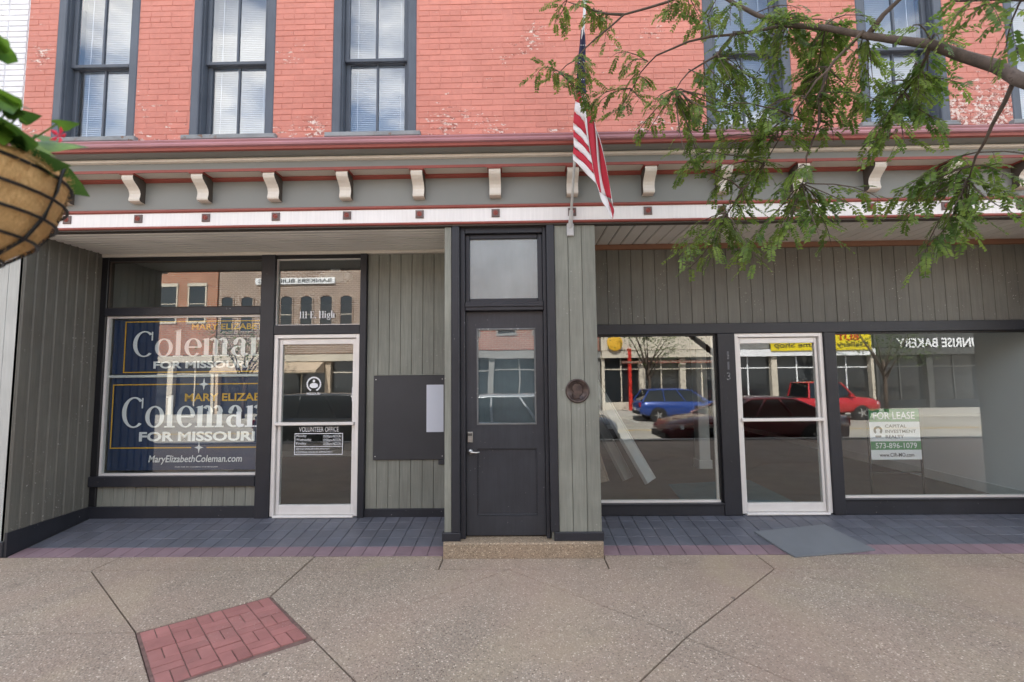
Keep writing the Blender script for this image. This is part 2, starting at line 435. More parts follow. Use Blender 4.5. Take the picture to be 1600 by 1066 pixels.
# serif letters drawn as strokes in a unit box: x-height 1; each returns its advance width
class Serif:
    def __init__(s, mb, x0, z0, h, sx, y, m=0):
        s.mb, s.x, s.z0, s.h, s.sx, s.y, s.m, s.k = mb, x0, z0, h, sx, y, m, 0
    def poly(s, pts):
        s.k += 1
        yy = s.y - .00012 * s.k
        n = len(pts)
        s.mb.add([(s.x + a * s.sx, yy, s.z0 + b * s.h) for a, b in pts], [tuple(range(n))], s.m)
    def rect(s, a0, a1, b0, b1):
        s.poly([(a0, b0), (a1, b0), (a1, b1), (a0, b1)])
    def arc(s, cx, cz, rx, rz, ix, iz, a0, a1, n=20, shift=0.):
        for i in range(n):
            A = R(a0 + (a1 - a0) * i / n); B = R(a0 + (a1 - a0) * (i + 1) / n)
            s.k += 1; yy = s.y - .0001 * 3
            q = [(cx + rx * math.cos(A), cz + rz * math.sin(A)), (cx + rx * math.cos(B), cz + rz * math.sin(B)),
                 (cx + shift + ix * math.cos(B), cz + iz * math.sin(B)), (cx + shift + ix * math.cos(A), cz + iz * math.sin(A))]
            s.mb.add([(s.x + a * s.sx, yy, s.z0 + b * s.h) for a, b in q], [(0, 1, 2, 3)], s.m)
    def ch(s, c):
        if c == 'C':
            s.arc(.58, .72, .56, .75, .36, .68, 48, 312, 28)
            s.rect(.93, 1.0, .92, 1.42); adv = 1.1
        elif c == 'o':
            s.arc(.45, .5, .44, .53, .24, .46, 0, 360, 28); adv = .93
        elif c == 'l':
            s.rect(.12, .36, .02, 1.5); s.rect(.0, .48, -.02, .05); s.poly([(0, 1.46), (.14, 1.42), (.14, 1.52), (.36, 1.56), (.36, 1.46)]); adv = .52
        elif c == 'e':
            s.arc(.44, .5, .43, .53, .22, .47, 2, 318, 26); s.rect(.2, .84, .46, .55); adv = .9
        elif c in 'nm':
            x = 0.
            s.rect(.1, .34, .02, 1.0); s.rect(0, .44, -.02, .05); s.poly([(0, .94), (.12, .92), (.34, .92), (.34, 1.04)])
            for k in range(2 if c == 'm' else 1):
                x = .46 * k
                s.arc(x + .52, .70, .26, .34, .05, .24, 0, 140, 12)
                s.rect(x + .545, x + .785, .02, .74); s.rect(x + .46, x + .88, -.02, .05)
            adv = x + .93
        elif c == 'a':
            s.arc(.42, .68, .32, .36, .1, .29, 5, 165, 14); s.arc(.2, .72, .1, .1, .0, .0, 0, 360, 10)
            s.rect(.52, .745, .12, .72); s.arc(.36, .27, .34, .30, .14, .22, 60, 300, 18); s.poly([(.52, .12), (.745, .14), (.9, .12), (.86, .0), (.62, -.03)]); adv = .93
        elif c == '1':
            s.rect(.16, .36, .03, 1.4); s.rect(0, .52, -.02, .06); s.poly([(0, 1.2), (.17, 1.24), (.17, 1.42)]); adv = .58
        elif c == 'E':
            s.rect(.12, .36, .03, 1.4); s.rect(0, .9, -.02, .06); s.rect(0, .86, 1.36, 1.44); s.rect(.3, .66, .68, .76)
            s.rect(.82, .9, 0, .4); s.rect(.79, .86, 1.08, 1.4); s.rect(.6, .67, .52, .92); adv = 1.0
        elif c == 'H':
            for a in (.1, .72):
                s.rect(a, a + .24, .03, 1.4); s.rect(a - .1, a + .34, -.02, .06); s.rect(a - .1, a + .34, 1.36, 1.44)
            s.rect(.3, .76, .68, .76); adv = 1.12
        elif c == 'i':
            s.rect(.1, .32, .02, 1.0); s.rect(0, .42, -.02, .05); s.rect(0, .14, .95, 1.01); s.arc(.2, 1.3, .14, .14, 0, 0, 0, 360, 12); adv = .5
        elif c == 'g':
            s.arc(.38, .62, .35, .38, .15, .31, 0, 360, 20); s.arc(.4, -.14, .38, .26, .24, .17, 0, 360, 20); s.rect(.6, .86, .9, 1.0); s.rect(.1, .6, .08, .2); adv = .9
        elif c == 'h':
            s.rect(.1, .34, .02, 1.5); s.rect(0, .44, -.02, .05); s.rect(0, .14, 1.44, 1.52)
            s.arc(.52, .70, .26, .34, .05, .24, 0, 140, 12); s.rect(.545, .785, .02, .74); s.rect(.46, .88, -.02, .05); adv = .93
        elif c == '.':
            s.arc(.15, .1, .14, .14, 0, 0, 0, 360, 10); adv = .38
        else:
            adv = .5
        s.x += adv * s.sx
    def write(s, t):
        for c in t:
            s.ch(c)

# ------------------------------------------------------------------ the setting: ground, sidewalk, road
RAMP = .126
D = .85                              # depth of the shop-front recess behind the facade line (y = 0)
def zf(y): return RAMP * y
b = MB(); b.box(-500, 500, -500, 200, -1.4, -1.1)
tag(b.build('ground', M['concrete']), 'flat grey ground reaching to the horizon', 'ground', kind='structure')

walk = tag(MB().box(-40, 40, -5.5, .0, -.30, -.022).box(-40, 40, 0, 10, -.30, -.025).build('sidewalk', M['joint']),
           'exposed aggregate concrete sidewalk with diamond joints', 'sidewalk', kind='structure')
def slab(poly, inset=.0052):
    n = len(poly)
    area = sum(poly[i][0] * poly[(i + 1) % n][1] - poly[(i + 1) % n][0] * poly[i][1] for i in range(n))
    if area < 0: poly = poly[::-1]
    out = []
    for i in range(n):
        p0, p1, p2 = Vector(poly[i - 1]), Vector(poly[i]), Vector(poly[(i + 1) % n])
        d1 = (p1 - p0).normalized(); d2 = (p2 - p1).normalized()
        n1 = Vector((-d1.y, d1.x)); n2 = Vector((-d2.y, d2.x))
        bis = (n1 + n2)
        k = inset / max(.35, bis.length_squared / 2)
        out.append(tuple(p1 + bis * k))
    MB().prism(out, -.06, random.uniform(-.0015, .0015), c=.005).build('slab', M['agg'], walk)
YL = -.30                            # joint line parallel to the facade
A_, T_, L_, R_, B_ = (-3.72, YL), (-1.87, -.76), (-2.50, -1.25), (-1.27, -1.33), (-1.93, -1.80)
D_, E_, F_, K_, M_ = (-.04, YL), (1.12, -1.31), (2.25, YL), (3.30, -1.25), (-.04, -2.5)
xs = [-9, -6.2, -3.72, -1.87, -.65, .835, 2.25, 4.45, 7, 10]
for a, c in zip(xs[:-1], xs[1:]):
    slab([(a, YL), (c, YL), (c, -.075 if a == -.65 else -.004), (a, -.075 if a == -.65 else -.004)])
slab([A_, (-1.87, YL), T_, L_]); slab([(-9, YL), A_, L_, (-9, -1.42)]); slab([(-1.87, YL), D_, R_, T_])
slab([D_, E_, M_, R_]); slab([D_, F_, E_]); slab([F_, (4.65, -2.47), (3.45, -3.5), (2.25, -2.4), E_]); slab([E_, (2.25, -2.4), (1.12, -3.5), M_])
slab([F_, (10, YL), (10, -2.47), (4.65, -2.47)]); slab([(4.65, -2.47), (10, -2.47), (10, -3.5), (3.45, -3.5)])
slab([(-9, -1.42), L_, B_, (-1.93, -3.5), (-9, -3.5)]); slab([B_, R_, M_, (1.12, -3.5), (-1.93, -3.5)]); slab([(1.12, -3.5), (2.25, -2.4), (3.45, -3.5)])
slab([(-9, -5.3), (10, -5.3), (10, -3.5), (-9, -3.5)]); slab([(-40, -5.3), (-9, -5.3), (-9, -.01), (-40, -.01)]); slab([(10, -5.3), (40, -5.3), (40, -.01), (10, -.01)])

# brick panel let into the sidewalk
pav = tag(MB().prism([L_, B_, R_, T_], -.05, -.006).build('brick_inset', M['sand_joint']),
          'square inset of red paving bricks set diagonally in the sidewalk', 'brick paving', kind='structure')
e1 = Vector(T_) - Vector(L_); e2 = Vector(B_) - Vector(L_)
def paver(u0, u1, v0, v1):
    g = .0028
    pts = [Vector(L_) + e1.normalized() * u + e2.normalized() * v for u, v in ((u0 + g, v0 + g), (u0 + g, v1 - g), (u1 - g, v1 - g), (u1 - g, v0 + g))]
    MB().prism([tuple(p) for p in pts], -.05, random.uniform(-.002, .004), c=.003).build('paving_brick', M['paver'], pav)
lu, lv = e1.length - .016, e2.length - .016
nu = 5; cu_ = (lu - .016) / nu; nv_ = 5; cv_ = (lv - .016) / nv_
for i in range(nu):
    for j in range(nv_):
        u0, v0 = .016 + i * cu_, .016 + j * cv_
        k = (i + j) % 2
        if k:
            paver(u0, u0 + cu_, v0, v0 + cv_ / 2); paver(u0, u0 + cu_, v0 + cv_ / 2, v0 + cv_)
        else:
            paver(u0, u0 + cu_ / 2, v0, v0 + cv_); paver(u0 + cu_ / 2, u0 + cu_, v0, v0 + cv_)

tag(MB().box(-40, 40, -5.68, -5.5, -.6, .004).build('kerb', M['concrete']), 'concrete kerb along the near sidewalk', 'kerb', kind='structure')
road = MB()
road.add([(-120, -5.68, -.40), (120, -5.68, -.40), (120, -18.6, -.80), (-120, -18.6, -.80)], [(3, 2, 1, 0)])
tag(road.build('road', M['asphalt']), 'asphalt street with yellow centre lines', 'road', kind='structure')
def rz(y): return -.40 - (-5.68 - y) / 12.92 * .40
def mark(x0, x1, y0, y1, m):
    b = MB(); b.add([(x0, y0, rz(y0) + .005), (x1, y0, rz(y0) + .005), (x1, y1, rz(y1) + .005), (x0, y1, rz(y1) + .005)], [(0, 1, 2, 3)])
    return b
mk = empty('road_marking'); tag(mk, 'yellow and white lines painted on the street', 'road marking', kind='structure')
for yy in (-12.0, -12.25):
    mark(-120, 120, yy - .1, yy, 0).build('painted_line', M['road_yellow'], mk)
for i in range(-5, 7):
    mark(i * 6.4 - 2.2, i * 6.4 - 2.1, -8.0, -5.7, 0).build('painted_line', M['road_white'], mk)
    mark(i * 6.4 - .6, i * 6.4 - .5, -18.5, -16.1, 0).build('painted_line', M['road_white'], mk)
tag(MB().box(-60, 60, -22.6, -18.6, -1.0, -.66).build('far_sidewalk', M['concrete']), 'pale concrete sidewalk across the street', 'sidewalk', kind='structure')

# ------------------------------------------------------------------ the brick building
bld = tag(empty('brick_building'), 'salmon painted brick building with grey, cream and navy shopfronts', 'building')

# sloping tiled entry floors
def tile_mesh(wd, dp, m, name):
    b = MB(); g = .0026; c = .003
    b.prism([(g, g), (wd - g, g), (wd - g, dp - g), (g, dp - g)], -.012, .0, c=c)
    return b.mesh(name, m)
def entry_floor(x0, x1):
    b = MB()
    b.add([(x0, 0, -.010), (x1, 0, -.010), (x1, D + .1, zf(D + .1) - .010), (x0, D + .1, zf(D + .1) - .010)], [(0, 1, 2, 3)])
    fl = b.build('entry_floor', M['grout'], bld)
    n = round((x1 - x0) / .152); wd = (x1 - x0) / n
    m1 = tile_mesh(wd, .172, M['tile'], 'tile'); m2 = tile_mesh(wd, .172, M['tile_red'], 'tile')
    for r in range(5):
        for i in range(n):
            y = r * .172
            o = link('tile', m2 if r == 0 else m1, fl, (x0 + i * wd, y + .002, zf(y) + .001 + random.uniform(-.0008, .0008)), (math.atan(RAMP), 0, 0))
    return fl
entry_floor(-4.83, -.66)
entry_floor(.845, 6.2)

# shell: roof, side and back walls, floors between storeys (keeps the sun off the street front; unseen right end added against side sun)
sh = MB()
sh.box(-5.02, 14, .02, 9.0, 7.2, 7.4); sh.box(-5.02, -4.90, .9, 9, -.2, 7.2); sh.box(13.9, 14, .02, 9, -.2, 7.2); sh.box(-5.02, 14, 8.9, 9, -.2, 7.2)
sh.box(-4.90, 13.9, .9, 8.9, 3.34, 3.5)
sh.build('shell_wall', M['mortar'], bld)

# upper wall backing with window openings
WINX = [-4.26, -2.83, -1.37, 2.41, 3.95, 5.42]
WZ0, WZ1, WHW = 4.13, 5.95, .43
uw = MB()
edges = [-5.0]
for x in WINX:
    edges += [x - WHW, x + WHW]
edges.append(14)
for i in range(0, len(edges), 2):
    uw.box(edges[i], edges[i + 1], .008, .25, 3.9, 7.6)
for x in WINX:
    uw.box(x - WHW, x + WHW, .008, .25, 3.9, WZ0 - .05); uw.box(x - WHW, x + WHW, .008, .25, WZ1, 7.6)
upper = uw.build('upper_wall', M['mortar'], bld)
BH, BLN = .0605, .215
bm = MB(); bm.cbox(0, 1, -.004, .02, .0045, BH - .0045, .0035)
bm_me = None
cand = []
rowi = 0
z = 3.98
while z < 5.85:
    off = (rowi % 2) * .5 + random.uniform(-.06, .06)
    x = -5.0 - off * BLN
    header = (rowi % 6 == 5)
    ln = BLN * (.5 if header else 1)
    while x < 7.0:
        xa, xb = x + .0012, x + ln * random.uniform(.992, 1.0) - .0012
        x += ln
        segs = [(max(xa, -5.0), min(xb, 7.0))]
        for wx in WINX:
            if z + BH > WZ0 - .045 and z < WZ1:
                ns = []
                for a, c in segs:
                    l, r = wx - WHW, wx + WHW
                    if c <= l or a >= r: ns.append((a, c)); continue
                    if a < l: ns.append((a, l))
                    if c > r: ns.append((r, c))
                segs = ns
        for a, c in segs:
            if c - a > .025: cand.append((a, c, z, rowi))
    z += BH; rowi += 1
BY = .0085
def vis_key(q):
    a, c, z, r_ = q
    cx = (a + c) / 2
    inside = (abs(cx) < 4.9 and 4.07 < z < 5.5)
    cover = 1 if (cx > 2.6) else 0
    return (not inside, -round(c - a, 2), cover, abs(cx + .5))
cand.sort(key=vis_key)
def brick_mesh(l, zj):
    b = MB(); g = .0035
    b.add([(0, .02, g), (l, .02, g), (l, .02, BH - g), (0, .02, BH - g), (0, -.001, g), (l, -.001, g), (l, -.001, BH - g), (0, -.001, BH - g),
           (.004, -.004, g + .003), (l - .004, -.004, g + .003), (l - .004, -.004, BH - g - .003), (.004, -.004, BH - g - .003)],
          [(4, 5, 9, 8), (5, 6, 10, 9), (6, 7, 11, 10), (7, 4, 8, 11), (8, 9, 10, 11), (0, 1, 5, 4), (1, 2, 6, 5), (2, 3, 7, 6), (3, 0, 4, 7)])
    return b
bcache = {}
rest = MB()
for i, (a, c, z, r_) in enumerate(cand):
    yj = BY + random.uniform(-.0015, .0015) * (2 if random.random() < .1 else 1)
    zj = z + random.uniform(-.0012, .0012)
    if i < 300:
        k = round(c - a, 2)
        if k not in bcache:
            bcache[k] = brick_mesh(k, 0).mesh('brick', M['brick'])
        link('brick', bcache[k], upper, (a, yj, zj), None, ((c - a) / k, 1, 1))
    else:
        q = brick_mesh(c - a, 0)
        rest.add([(p[0] + a, p[1] + yj, p[2] + zj) for p in q.v], q.f)
o = rest.build('brickwork', M['brick'], upper); o['kind'] = 'stuff'

# upstairs sash windows
def sash_window(x):
    wn_ = empty('sash_window', bld, (x, 0, 0))
    hw = WHW
    f = MB()
    f.cbox(-hw, -hw + .085, .0, .14, WZ0, WZ1, .008); f.cbox(hw - .085, hw, .0, .14, WZ0, WZ1, .008); f.cbox(-hw + .085, hw - .085, .0, .14, WZ1 - .085, WZ1, .008)
    f.box(-hw + .085, -hw + .10, .03, .15, WZ0, WZ1 - .085); f.box(hw - .10, hw - .085, .03, .15, WZ0, WZ1 - .085)
    f.build('casing', M['slate'], wn_)
    bx('sill', M['sill'], wn_, -hw - .05, hw + .05, -.045, .14, WZ0 - .048, WZ0, .006)
    i = hw - .10; zm = 4.955
    def sash(y, z0, z1, nm, botr):
        s = MB()
        s.cbox(-i, -i + .045, y, y + .035, z0, z1, .004); s.cbox(i - .045, i, y, y + .035, z0, z1, .004)
        s.cbox(-i + .045, i - .045, y, y + .035, z0, z0 + botr, .004); s.cbox(-i + .045, i - .045, y, y + .035, z1 - .04, z1, .004)
        s.cbox(-.011, .011, y + .004, y + .03, z0 + botr, z1 - .04, .003)
        so = s.build(nm, M['slate'], wn_)
        for a, c in ((-i + .045, -.011), (.011, i - .045)):
            bx('pane', M['glass_up'], wn_, a, c, y + .016, y + .020, z0 + botr, z1 - .04)
    sash(.105, WZ0, zm + .02, 'lower_sash', .06)
    sash(.065, zm - .015, WZ1 - .085, 'upper_sash', .035)
    bl = MB(); zz = WZ0 + .05
    while zz < WZ1 - .09:
        bl.add([(-i + .03, .175, zz), (i - .03, .175, zz), (i - .03, .196, zz + .021), (-i + .03, .196, zz + .021)], [(0, 1, 2, 3)])
        zz += .0205
    bl.box(-i + .10, -i + .104, .17, .174, WZ0 + .05, WZ1 - .09); bl.box(i - .104, i - .1, .17, .174, WZ0 + .05, WZ1 - .09)
    o = bl.build('blind', M['blind'], wn_); o['kind'] = 'stuff'
    bx('room_panel', M['wall_in'], wn_, -hw, hw, .30, .32, WZ0 - .1, WZ1)
for x in WINX:
    sash_window(x)

# cornice
cor = empty('cornice', bld)
X0, X1 = -5.0, 14.0
def mould(name, m, prof):
    MB().xprism(prof, X0, X1).build(name, m, cor)
def rect(y0, y1, z0, z1): return [(y1, z0), (y0, z0), (y0, z1), (y1, z1)]
mould('lower_moulding', M['red'], [(.05, 3.166), (-.038, 3.166), (-.046, 3.172), (-.046, 3.184), (-.034, 3.192), (.05, 3.192)])
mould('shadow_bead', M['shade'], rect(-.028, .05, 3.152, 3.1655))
mould('white_band', M['white'], rect(-.030, .05, 3.193, 3.326))
mould('upper_moulding', M['red'], [(.05, 3.327), (-.036, 3.327), (-.050, 3.337), (-.050, 3.350), (-.034, 3.362), (.05, 3.362)])
mould('frieze', M['grey_bold'], rect(-.028, .05, 3.363, 3.636))
mould('bed_moulding', M['red'], [(.05, 3.637), (-.033, 3.637), (-.060, 3.652), (-.060, 3.668), (.05, 3.668)])
mould('soffit_board', M['cream'], rect(-.19, .05, 3.669, 3.684))
mould('fillet', M['red'], rect(-.200, -.1905, 3.664, 3.690))
mould('fascia', M['grey_bold'], rect(-.196, .05, 3.691, 3.752))
mould('bead', M['cream'], [(.05, 3.753), (-.200, 3.753), (-.222, 3.760), (-.228, 3.772), (-.222, 3.786), (-.21, 3.792), (.05, 3.792)])
mould('cove', M['grey_bold'], [(.05, 3.793), (-.212, 3.793), (-.235, 3.790), (-.262, 3.791), (-.295, 3.798), (-.322, 3.806), (-.322, 3.816), (.05, 3.816)])
mould('crown_moulding', M['red'], [(.05, 3.817), (-.325, 3.803), (-.342, 3.806), (-.346, 3.829), (.05, 3.829)])
mould('gutter', M['mauve'], [(.05, 3.830), (-.348, 3.830), (-.366, 3.838), (-.370, 3.855), (-.362, 3.872), (-.370, 3.888), (-.366, 3.896), (.006, 3.955), (.05, 3.955)])
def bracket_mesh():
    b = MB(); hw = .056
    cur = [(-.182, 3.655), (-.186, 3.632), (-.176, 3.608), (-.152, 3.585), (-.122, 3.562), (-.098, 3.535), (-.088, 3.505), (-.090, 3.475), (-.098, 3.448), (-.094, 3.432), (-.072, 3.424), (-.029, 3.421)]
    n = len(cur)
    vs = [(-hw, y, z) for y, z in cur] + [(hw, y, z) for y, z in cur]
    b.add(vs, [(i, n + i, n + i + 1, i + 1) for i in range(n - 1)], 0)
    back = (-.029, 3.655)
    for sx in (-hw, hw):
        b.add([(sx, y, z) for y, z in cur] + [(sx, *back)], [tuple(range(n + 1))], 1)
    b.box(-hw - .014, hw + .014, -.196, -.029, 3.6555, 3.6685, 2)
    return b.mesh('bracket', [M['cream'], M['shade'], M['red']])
brm = bracket_mesh()
rb = MB()
rb.cbox(-.040, .040, -.044, -.0305, -.040, .040, .006, 0)
rb.lathe([(.024, -.044), (.024, -.050), (.019, -.052), (.018, -.046), (.010, -.046), (.009, -.053), (.0, -.055)], 14, 1, axis='Y')
rbm = rb.mesh('rosette', [M['rosette'], M['red']])
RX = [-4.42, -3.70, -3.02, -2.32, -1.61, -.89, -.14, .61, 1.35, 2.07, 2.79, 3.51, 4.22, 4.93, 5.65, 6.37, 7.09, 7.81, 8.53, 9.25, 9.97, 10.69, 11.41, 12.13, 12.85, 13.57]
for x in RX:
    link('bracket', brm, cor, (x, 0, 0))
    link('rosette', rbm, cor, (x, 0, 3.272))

# boards: tongue-and-groove planks, front face to -Y, length along Z
pcache = {}
def plank(parent, m, wd, ln, loc, rot=None, name='plank', c=.0045):
    k = (round(wd, 4), round(ln, 3), m.name)
    if k not in pcache:
        b = MB()
        pr = [(.0015, .014), (.0015, min(c, .012)), (c, 0), (wd - c, 0), (wd - .0015, min(c, .012)), (wd - .0015, .014)]
        n = len(pr)
        b.add([(x, y, 0) for x, y in pr] + [(x, y, ln) for x, y in pr], [(i, i + 1, n + i + 1, n + i) for i in range(n - 1)] + [tuple(range(n - 1, -1, -1)), tuple(range(n, 2 * n))])
        pcache[k] = b.mesh('plank', m)
    return link(name, pcache[k], parent, loc, rot)

# soffits over the two recesses; dark backing stands in for shadow between boards
sf = MB().box(-4.86, -.655, .03, D + .06, 3.172, 3.19).build('soffit', M['shade'], bld)
for i in range(10):
    plank(sf, M['soffit'], .066, 4.19, (-4.85, .022 + i * .082, 3.158), Matrix(((0, 0, 1), (1, 0, 0), (0, 1, 0))).to_euler(), c=.010)
bx('soffit_trim', M['cream'], bld, -4.85, -.66, .80, .846, 3.12, 3.158, .004)
sf = MB().box(.845, 6.9, .03, D + .06, 3.200, 3.22).build('soffit', M['shade'], bld)
for i in range(43):
    plank(sf, M['soffit'], .135, .80, (.848 + i * .14 + .14, .03, 3.186), Matrix(((-1, 0, 0), (0, 0, 1), (0, 1, 0))).to_euler(), c=.009)
bx('soffit_beam', M['brown'], bld, .845, 6.9, .805, .846, 3.125, 3.185, .004)
bx('fascia_backing', M['shade'], bld, -5.0, 7.4, .051, .08, 3.195, 3.9)

# left end: pilaster and splayed side wall
pl = bx('pilaster', M['grey_light'], bld, -5.45, -4.875, .012, .3, 0, 3.154)
for i in range(4):
    plank(pl, M['grey_light'], .145, 3.0, (-5.45 + i * .145, .0, .15))
bx('pilaster_base', M['navy'], bld, -5.45, -4.868, -.012, .05, .0, .148, .006)
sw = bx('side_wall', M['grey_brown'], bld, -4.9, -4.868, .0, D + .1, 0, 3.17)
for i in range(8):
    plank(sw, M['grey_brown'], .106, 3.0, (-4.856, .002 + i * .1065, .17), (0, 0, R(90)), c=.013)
b = MB()
b.add([(-4.868, 0, .0), (-4.840, 0, .0), (-4.840, D, zf(D)), (-4.868, D, zf(D)), (-4.868, 0, .225), (-4.840, 0, .225), (-4.840, D, .235), (-4.868, D, .235)],
      [(0, 1, 2, 3), (4, 7, 6, 5), (0, 4, 5, 1), (1, 5, 6, 2)])
b.build('skirting_board', M['navy'], bld)

# left shopfront
def rail(x0, x1, z0, z1, y0=.80, y1=.90, m='navy', name='rail', c=.005):
    return bx(name, M[m], bld, x0, x1, y0, y1, z0, z1, c)
rail(-4.855, -4.775, .235, 3.12, .815, .90, 'black', 'corner_post')
rail(-4.775, -2.935, 2.42, 2.512, .80)
rail(-2.935, -2.772, .085, 3.12, .795, name='mullion')
rail(-2.772, -1.768, 2.178, 2.285, .80)
rail(-1.768, -1.692, .085, 3.12, .795, name='mullion')
rail(-4.775, -1.768, 3.075, 3.125, .82, .90, 'black', 'head_rail')
rail(-4.845, -2.935, .460, .575, .785, .90, name='sill_rail')
rail(-4.845, -2.935, .095, .232, .815, .90, name='base_rail')
b = MB().box(-4.845, -2.935, .852, .90, .232, .46).build('bulkhead', M['grey'], bld)
for i in range(15):
    plank(b, M['grey'], .1273, .228, (-4.845 + i * .1273, .838, .232))
def shop_window(x0, x1, z0, z1, y=.852, bead='board_white', name='shop_window', bw=.022):
    f = MB()
    f.box(x0, x0 + bw, y - .012, y + .03, z0, z1); f.box(x1 - bw, x1, y - .012, y + .03, z0, z1); f.box(x0 + bw, x1 - bw, y - .012, y + .03, z1 - bw, z1); f.box(x0 + bw, x1 - bw, y - .012, y + .03, z0, z0 + bw)
    wo_ = f.build(name, M[bead], bld)
    bx('pane', M['glass'], wo_, x0 + bw, x1 - bw, y + .006, y + .012, z0 + bw, z1 - bw)
    return wo_
shop_window(-4.775, -2.935, .5755, 2.4195, bead='alu', bw=.024)
shop_window(-4.775, -2.935, 2.513, 3.0745, bead='shade', bw=.012)
shop_window(-2.772, -1.768, 2.286, 3.0745, bead='alu', bw=.010)
s = empty('address_lettering', bld)
b = MB(); sr = Serif(b, -2.50, 2.372, .056, .0565, .850); sr.write('111 E. High'); b.build('lettering', M['txt_white'], s)

def alu_door(x0, x1, z0, z1, stile, bottom, hinge):
    d = empty('glass_door', bld)
    y = .845
    f = MB()
    f.cbox(x0, x0 + .045, y - .03, y + .07, z0, z1, .004); f.cbox(x1 - .045, x1, y - .03, y + .07, z0, z1, .004); f.cbox(x0 + .045, x1 - .045, y - .03, y + .07, z1 - .045, z1, .004)
    f.build('door_frame', M['alu'], d)
    a, c, e, g = x0 + .05, x1 - .05, z0 + .012, z1 - .05
    f = MB()
    f.cbox(a, a + stile, y, y + .045, e, g, .004); f.cbox(c - stile, c, y, y + .045, e, g, .004)
    f.cbox(a + stile, c - stile, y, y + .045, g - .065, g, .004); f.cbox(a + stile, c - stile, y, y + .045, e, e + bottom, .004)
    f.build('door_leaf', M['alu'], d)
    bx('pane', M['glass'], d, a + stile, c - stile, y + .02, y + .026, e + bottom, g - .065)
    zb = 1.15
    f = MB(); f.cbox(a - .01, c + .0, y - .055, y - .025, zb - .018, zb + .018, .006); f.box(a, a + .03, y - .026, y + .001, zb - .015, zb + .015); f.box(c - .03, c, y - .026, y + .001, zb - .015, zb + .015)
    f.build('push_bar', M['alu'], d)
    bx('threshold', M['alu'], d, x0 + .045, x1 - .045, y - .06, y + .06, z0 - .012, z0 + .010, .006)
    return d
dl = alu_door(-2.770, -1.770, .115, 2.177, .038, .105, 0)
# lettering on the left door
dec = MB(); yv = .8615
lettering('heading_lettering', 'VOLUNTEER OFFICE', -2.475, -2.015, 1.052, 1.108, yv, M['txt_white'], dl, .004)
for z0, d_ in ((.985, 'Monday'), (.942, 'Wednesday'), (.899, 'Friday')):
    put_text(dec, d_, -2.505, -2.505 + .027 * len(d_) * .72, z0, z0 + .036, yv, 0, 0.)
    put_text(dec, '10:00am-NOON', -2.19, -1.985, z0, z0 + .032, yv, 0, 0.)
put_text(dec, '@maryelizabethcoleman', -2.505, -2.12, .845, .872, yv, 0, 0.)
put_text(dec, 'ADDITIONAL HOURS BY APPOINTMENT', -2.51, -2.08, .808, .834, yv, 0, 0.)
for q in ((-2.525, -1.965, 1.028, 1.036), (-2.525, -1.965, .790, .798), (-2.525, -2.518, .798, 1.028), (-1.972, -1.965, .798, 1.028), (-2.518, -1.972, .882, .888)):
    dec.add([(q[0], yv, q[2]), (q[1], yv, q[2]), (q[1], yv, q[3]), (q[0], yv, q[3])], [(0, 1, 2, 3)])
dec.build('hours_lettering', M['txt_white'], dl)
# round emblem: wreath, figure and name strip
dec = MB()
cx, cz = -2.315, 1.60
for i in range(22):
    a = R(-62 + 304 * i / 21)
    px, pz = cx + .078 * math.cos(a + R(0)) * -1, cz + .078 * math.sin(a)
    px, pz = cx + .078 * math.sin(R(-150 + 300 * i / 21)), cz + .078 * math.cos(R(-150 + 300 * i / 21))
    dec.add([(px + .011 * math.cos(k * 1.047 + i), yv, pz + .011 * math.sin(k * 1.047 + i)) for k in range(6)], [tuple(range(6))])
dec.add([(cx - .05, yv, cz - .03), (cx - .02, yv, cz - .045), (cx + .02, yv, cz - .045), (cx + .05, yv, cz - .03), (cx + .045, yv, cz), (cx + .018, yv, cz + .012), (cx - .018, yv, cz + .012), (cx - .045, yv, cz)], [tuple(range(8))])
dec.add([(cx + .016 * math.cos(k * .785), yv, cz + .036 + .018 * math.sin(k * .785)) for k in range(8)], [tuple(range(8))])
put_text(dec, 'MISSOURI', cx - .08, cx + .075, cz - .125, cz - .098, yv, 0, .02)
dec.build('emblem', M['txt_white'], dl)
b = MB()
for zc, k in ((1.33, 0), (1.255, 1)):
    b.add([(-1.835 + .026 * math.cos(a * .52) * (1 if k == 0 else 1.1), yv - .001, zc + .026 * math.sin(a * .52) * (1 if k == 0 else 1.1)) for a in range(12)], [tuple(range(12))])
b.build('sticker', M['paper'], dl)
b = MB(); b.add([(-1.835 + .016 * math.cos(a * .52), yv - .002, 1.33 + .016 * math.sin(a * .52)) for a in range(12)], [tuple(range(12))]); b.build('sticker', M['red'], dl)
bx('sticker', M['paper'], dl, -1.868, -1.812, yv - .001, yv, 1.40, 1.56)

# siding panel right of the left door
sp = MB().box(-1.692, -.652, .852, .90, .06, 3.16).build('siding_panel', M['grey'], bld)
for i in range(8):
    plank(sp, M['grey'], .13, 2.95, (-1.692 + i * .13, .838, .19))
rail(-1.692, -.652, .06, .192, .812, .85, name='base_rail')

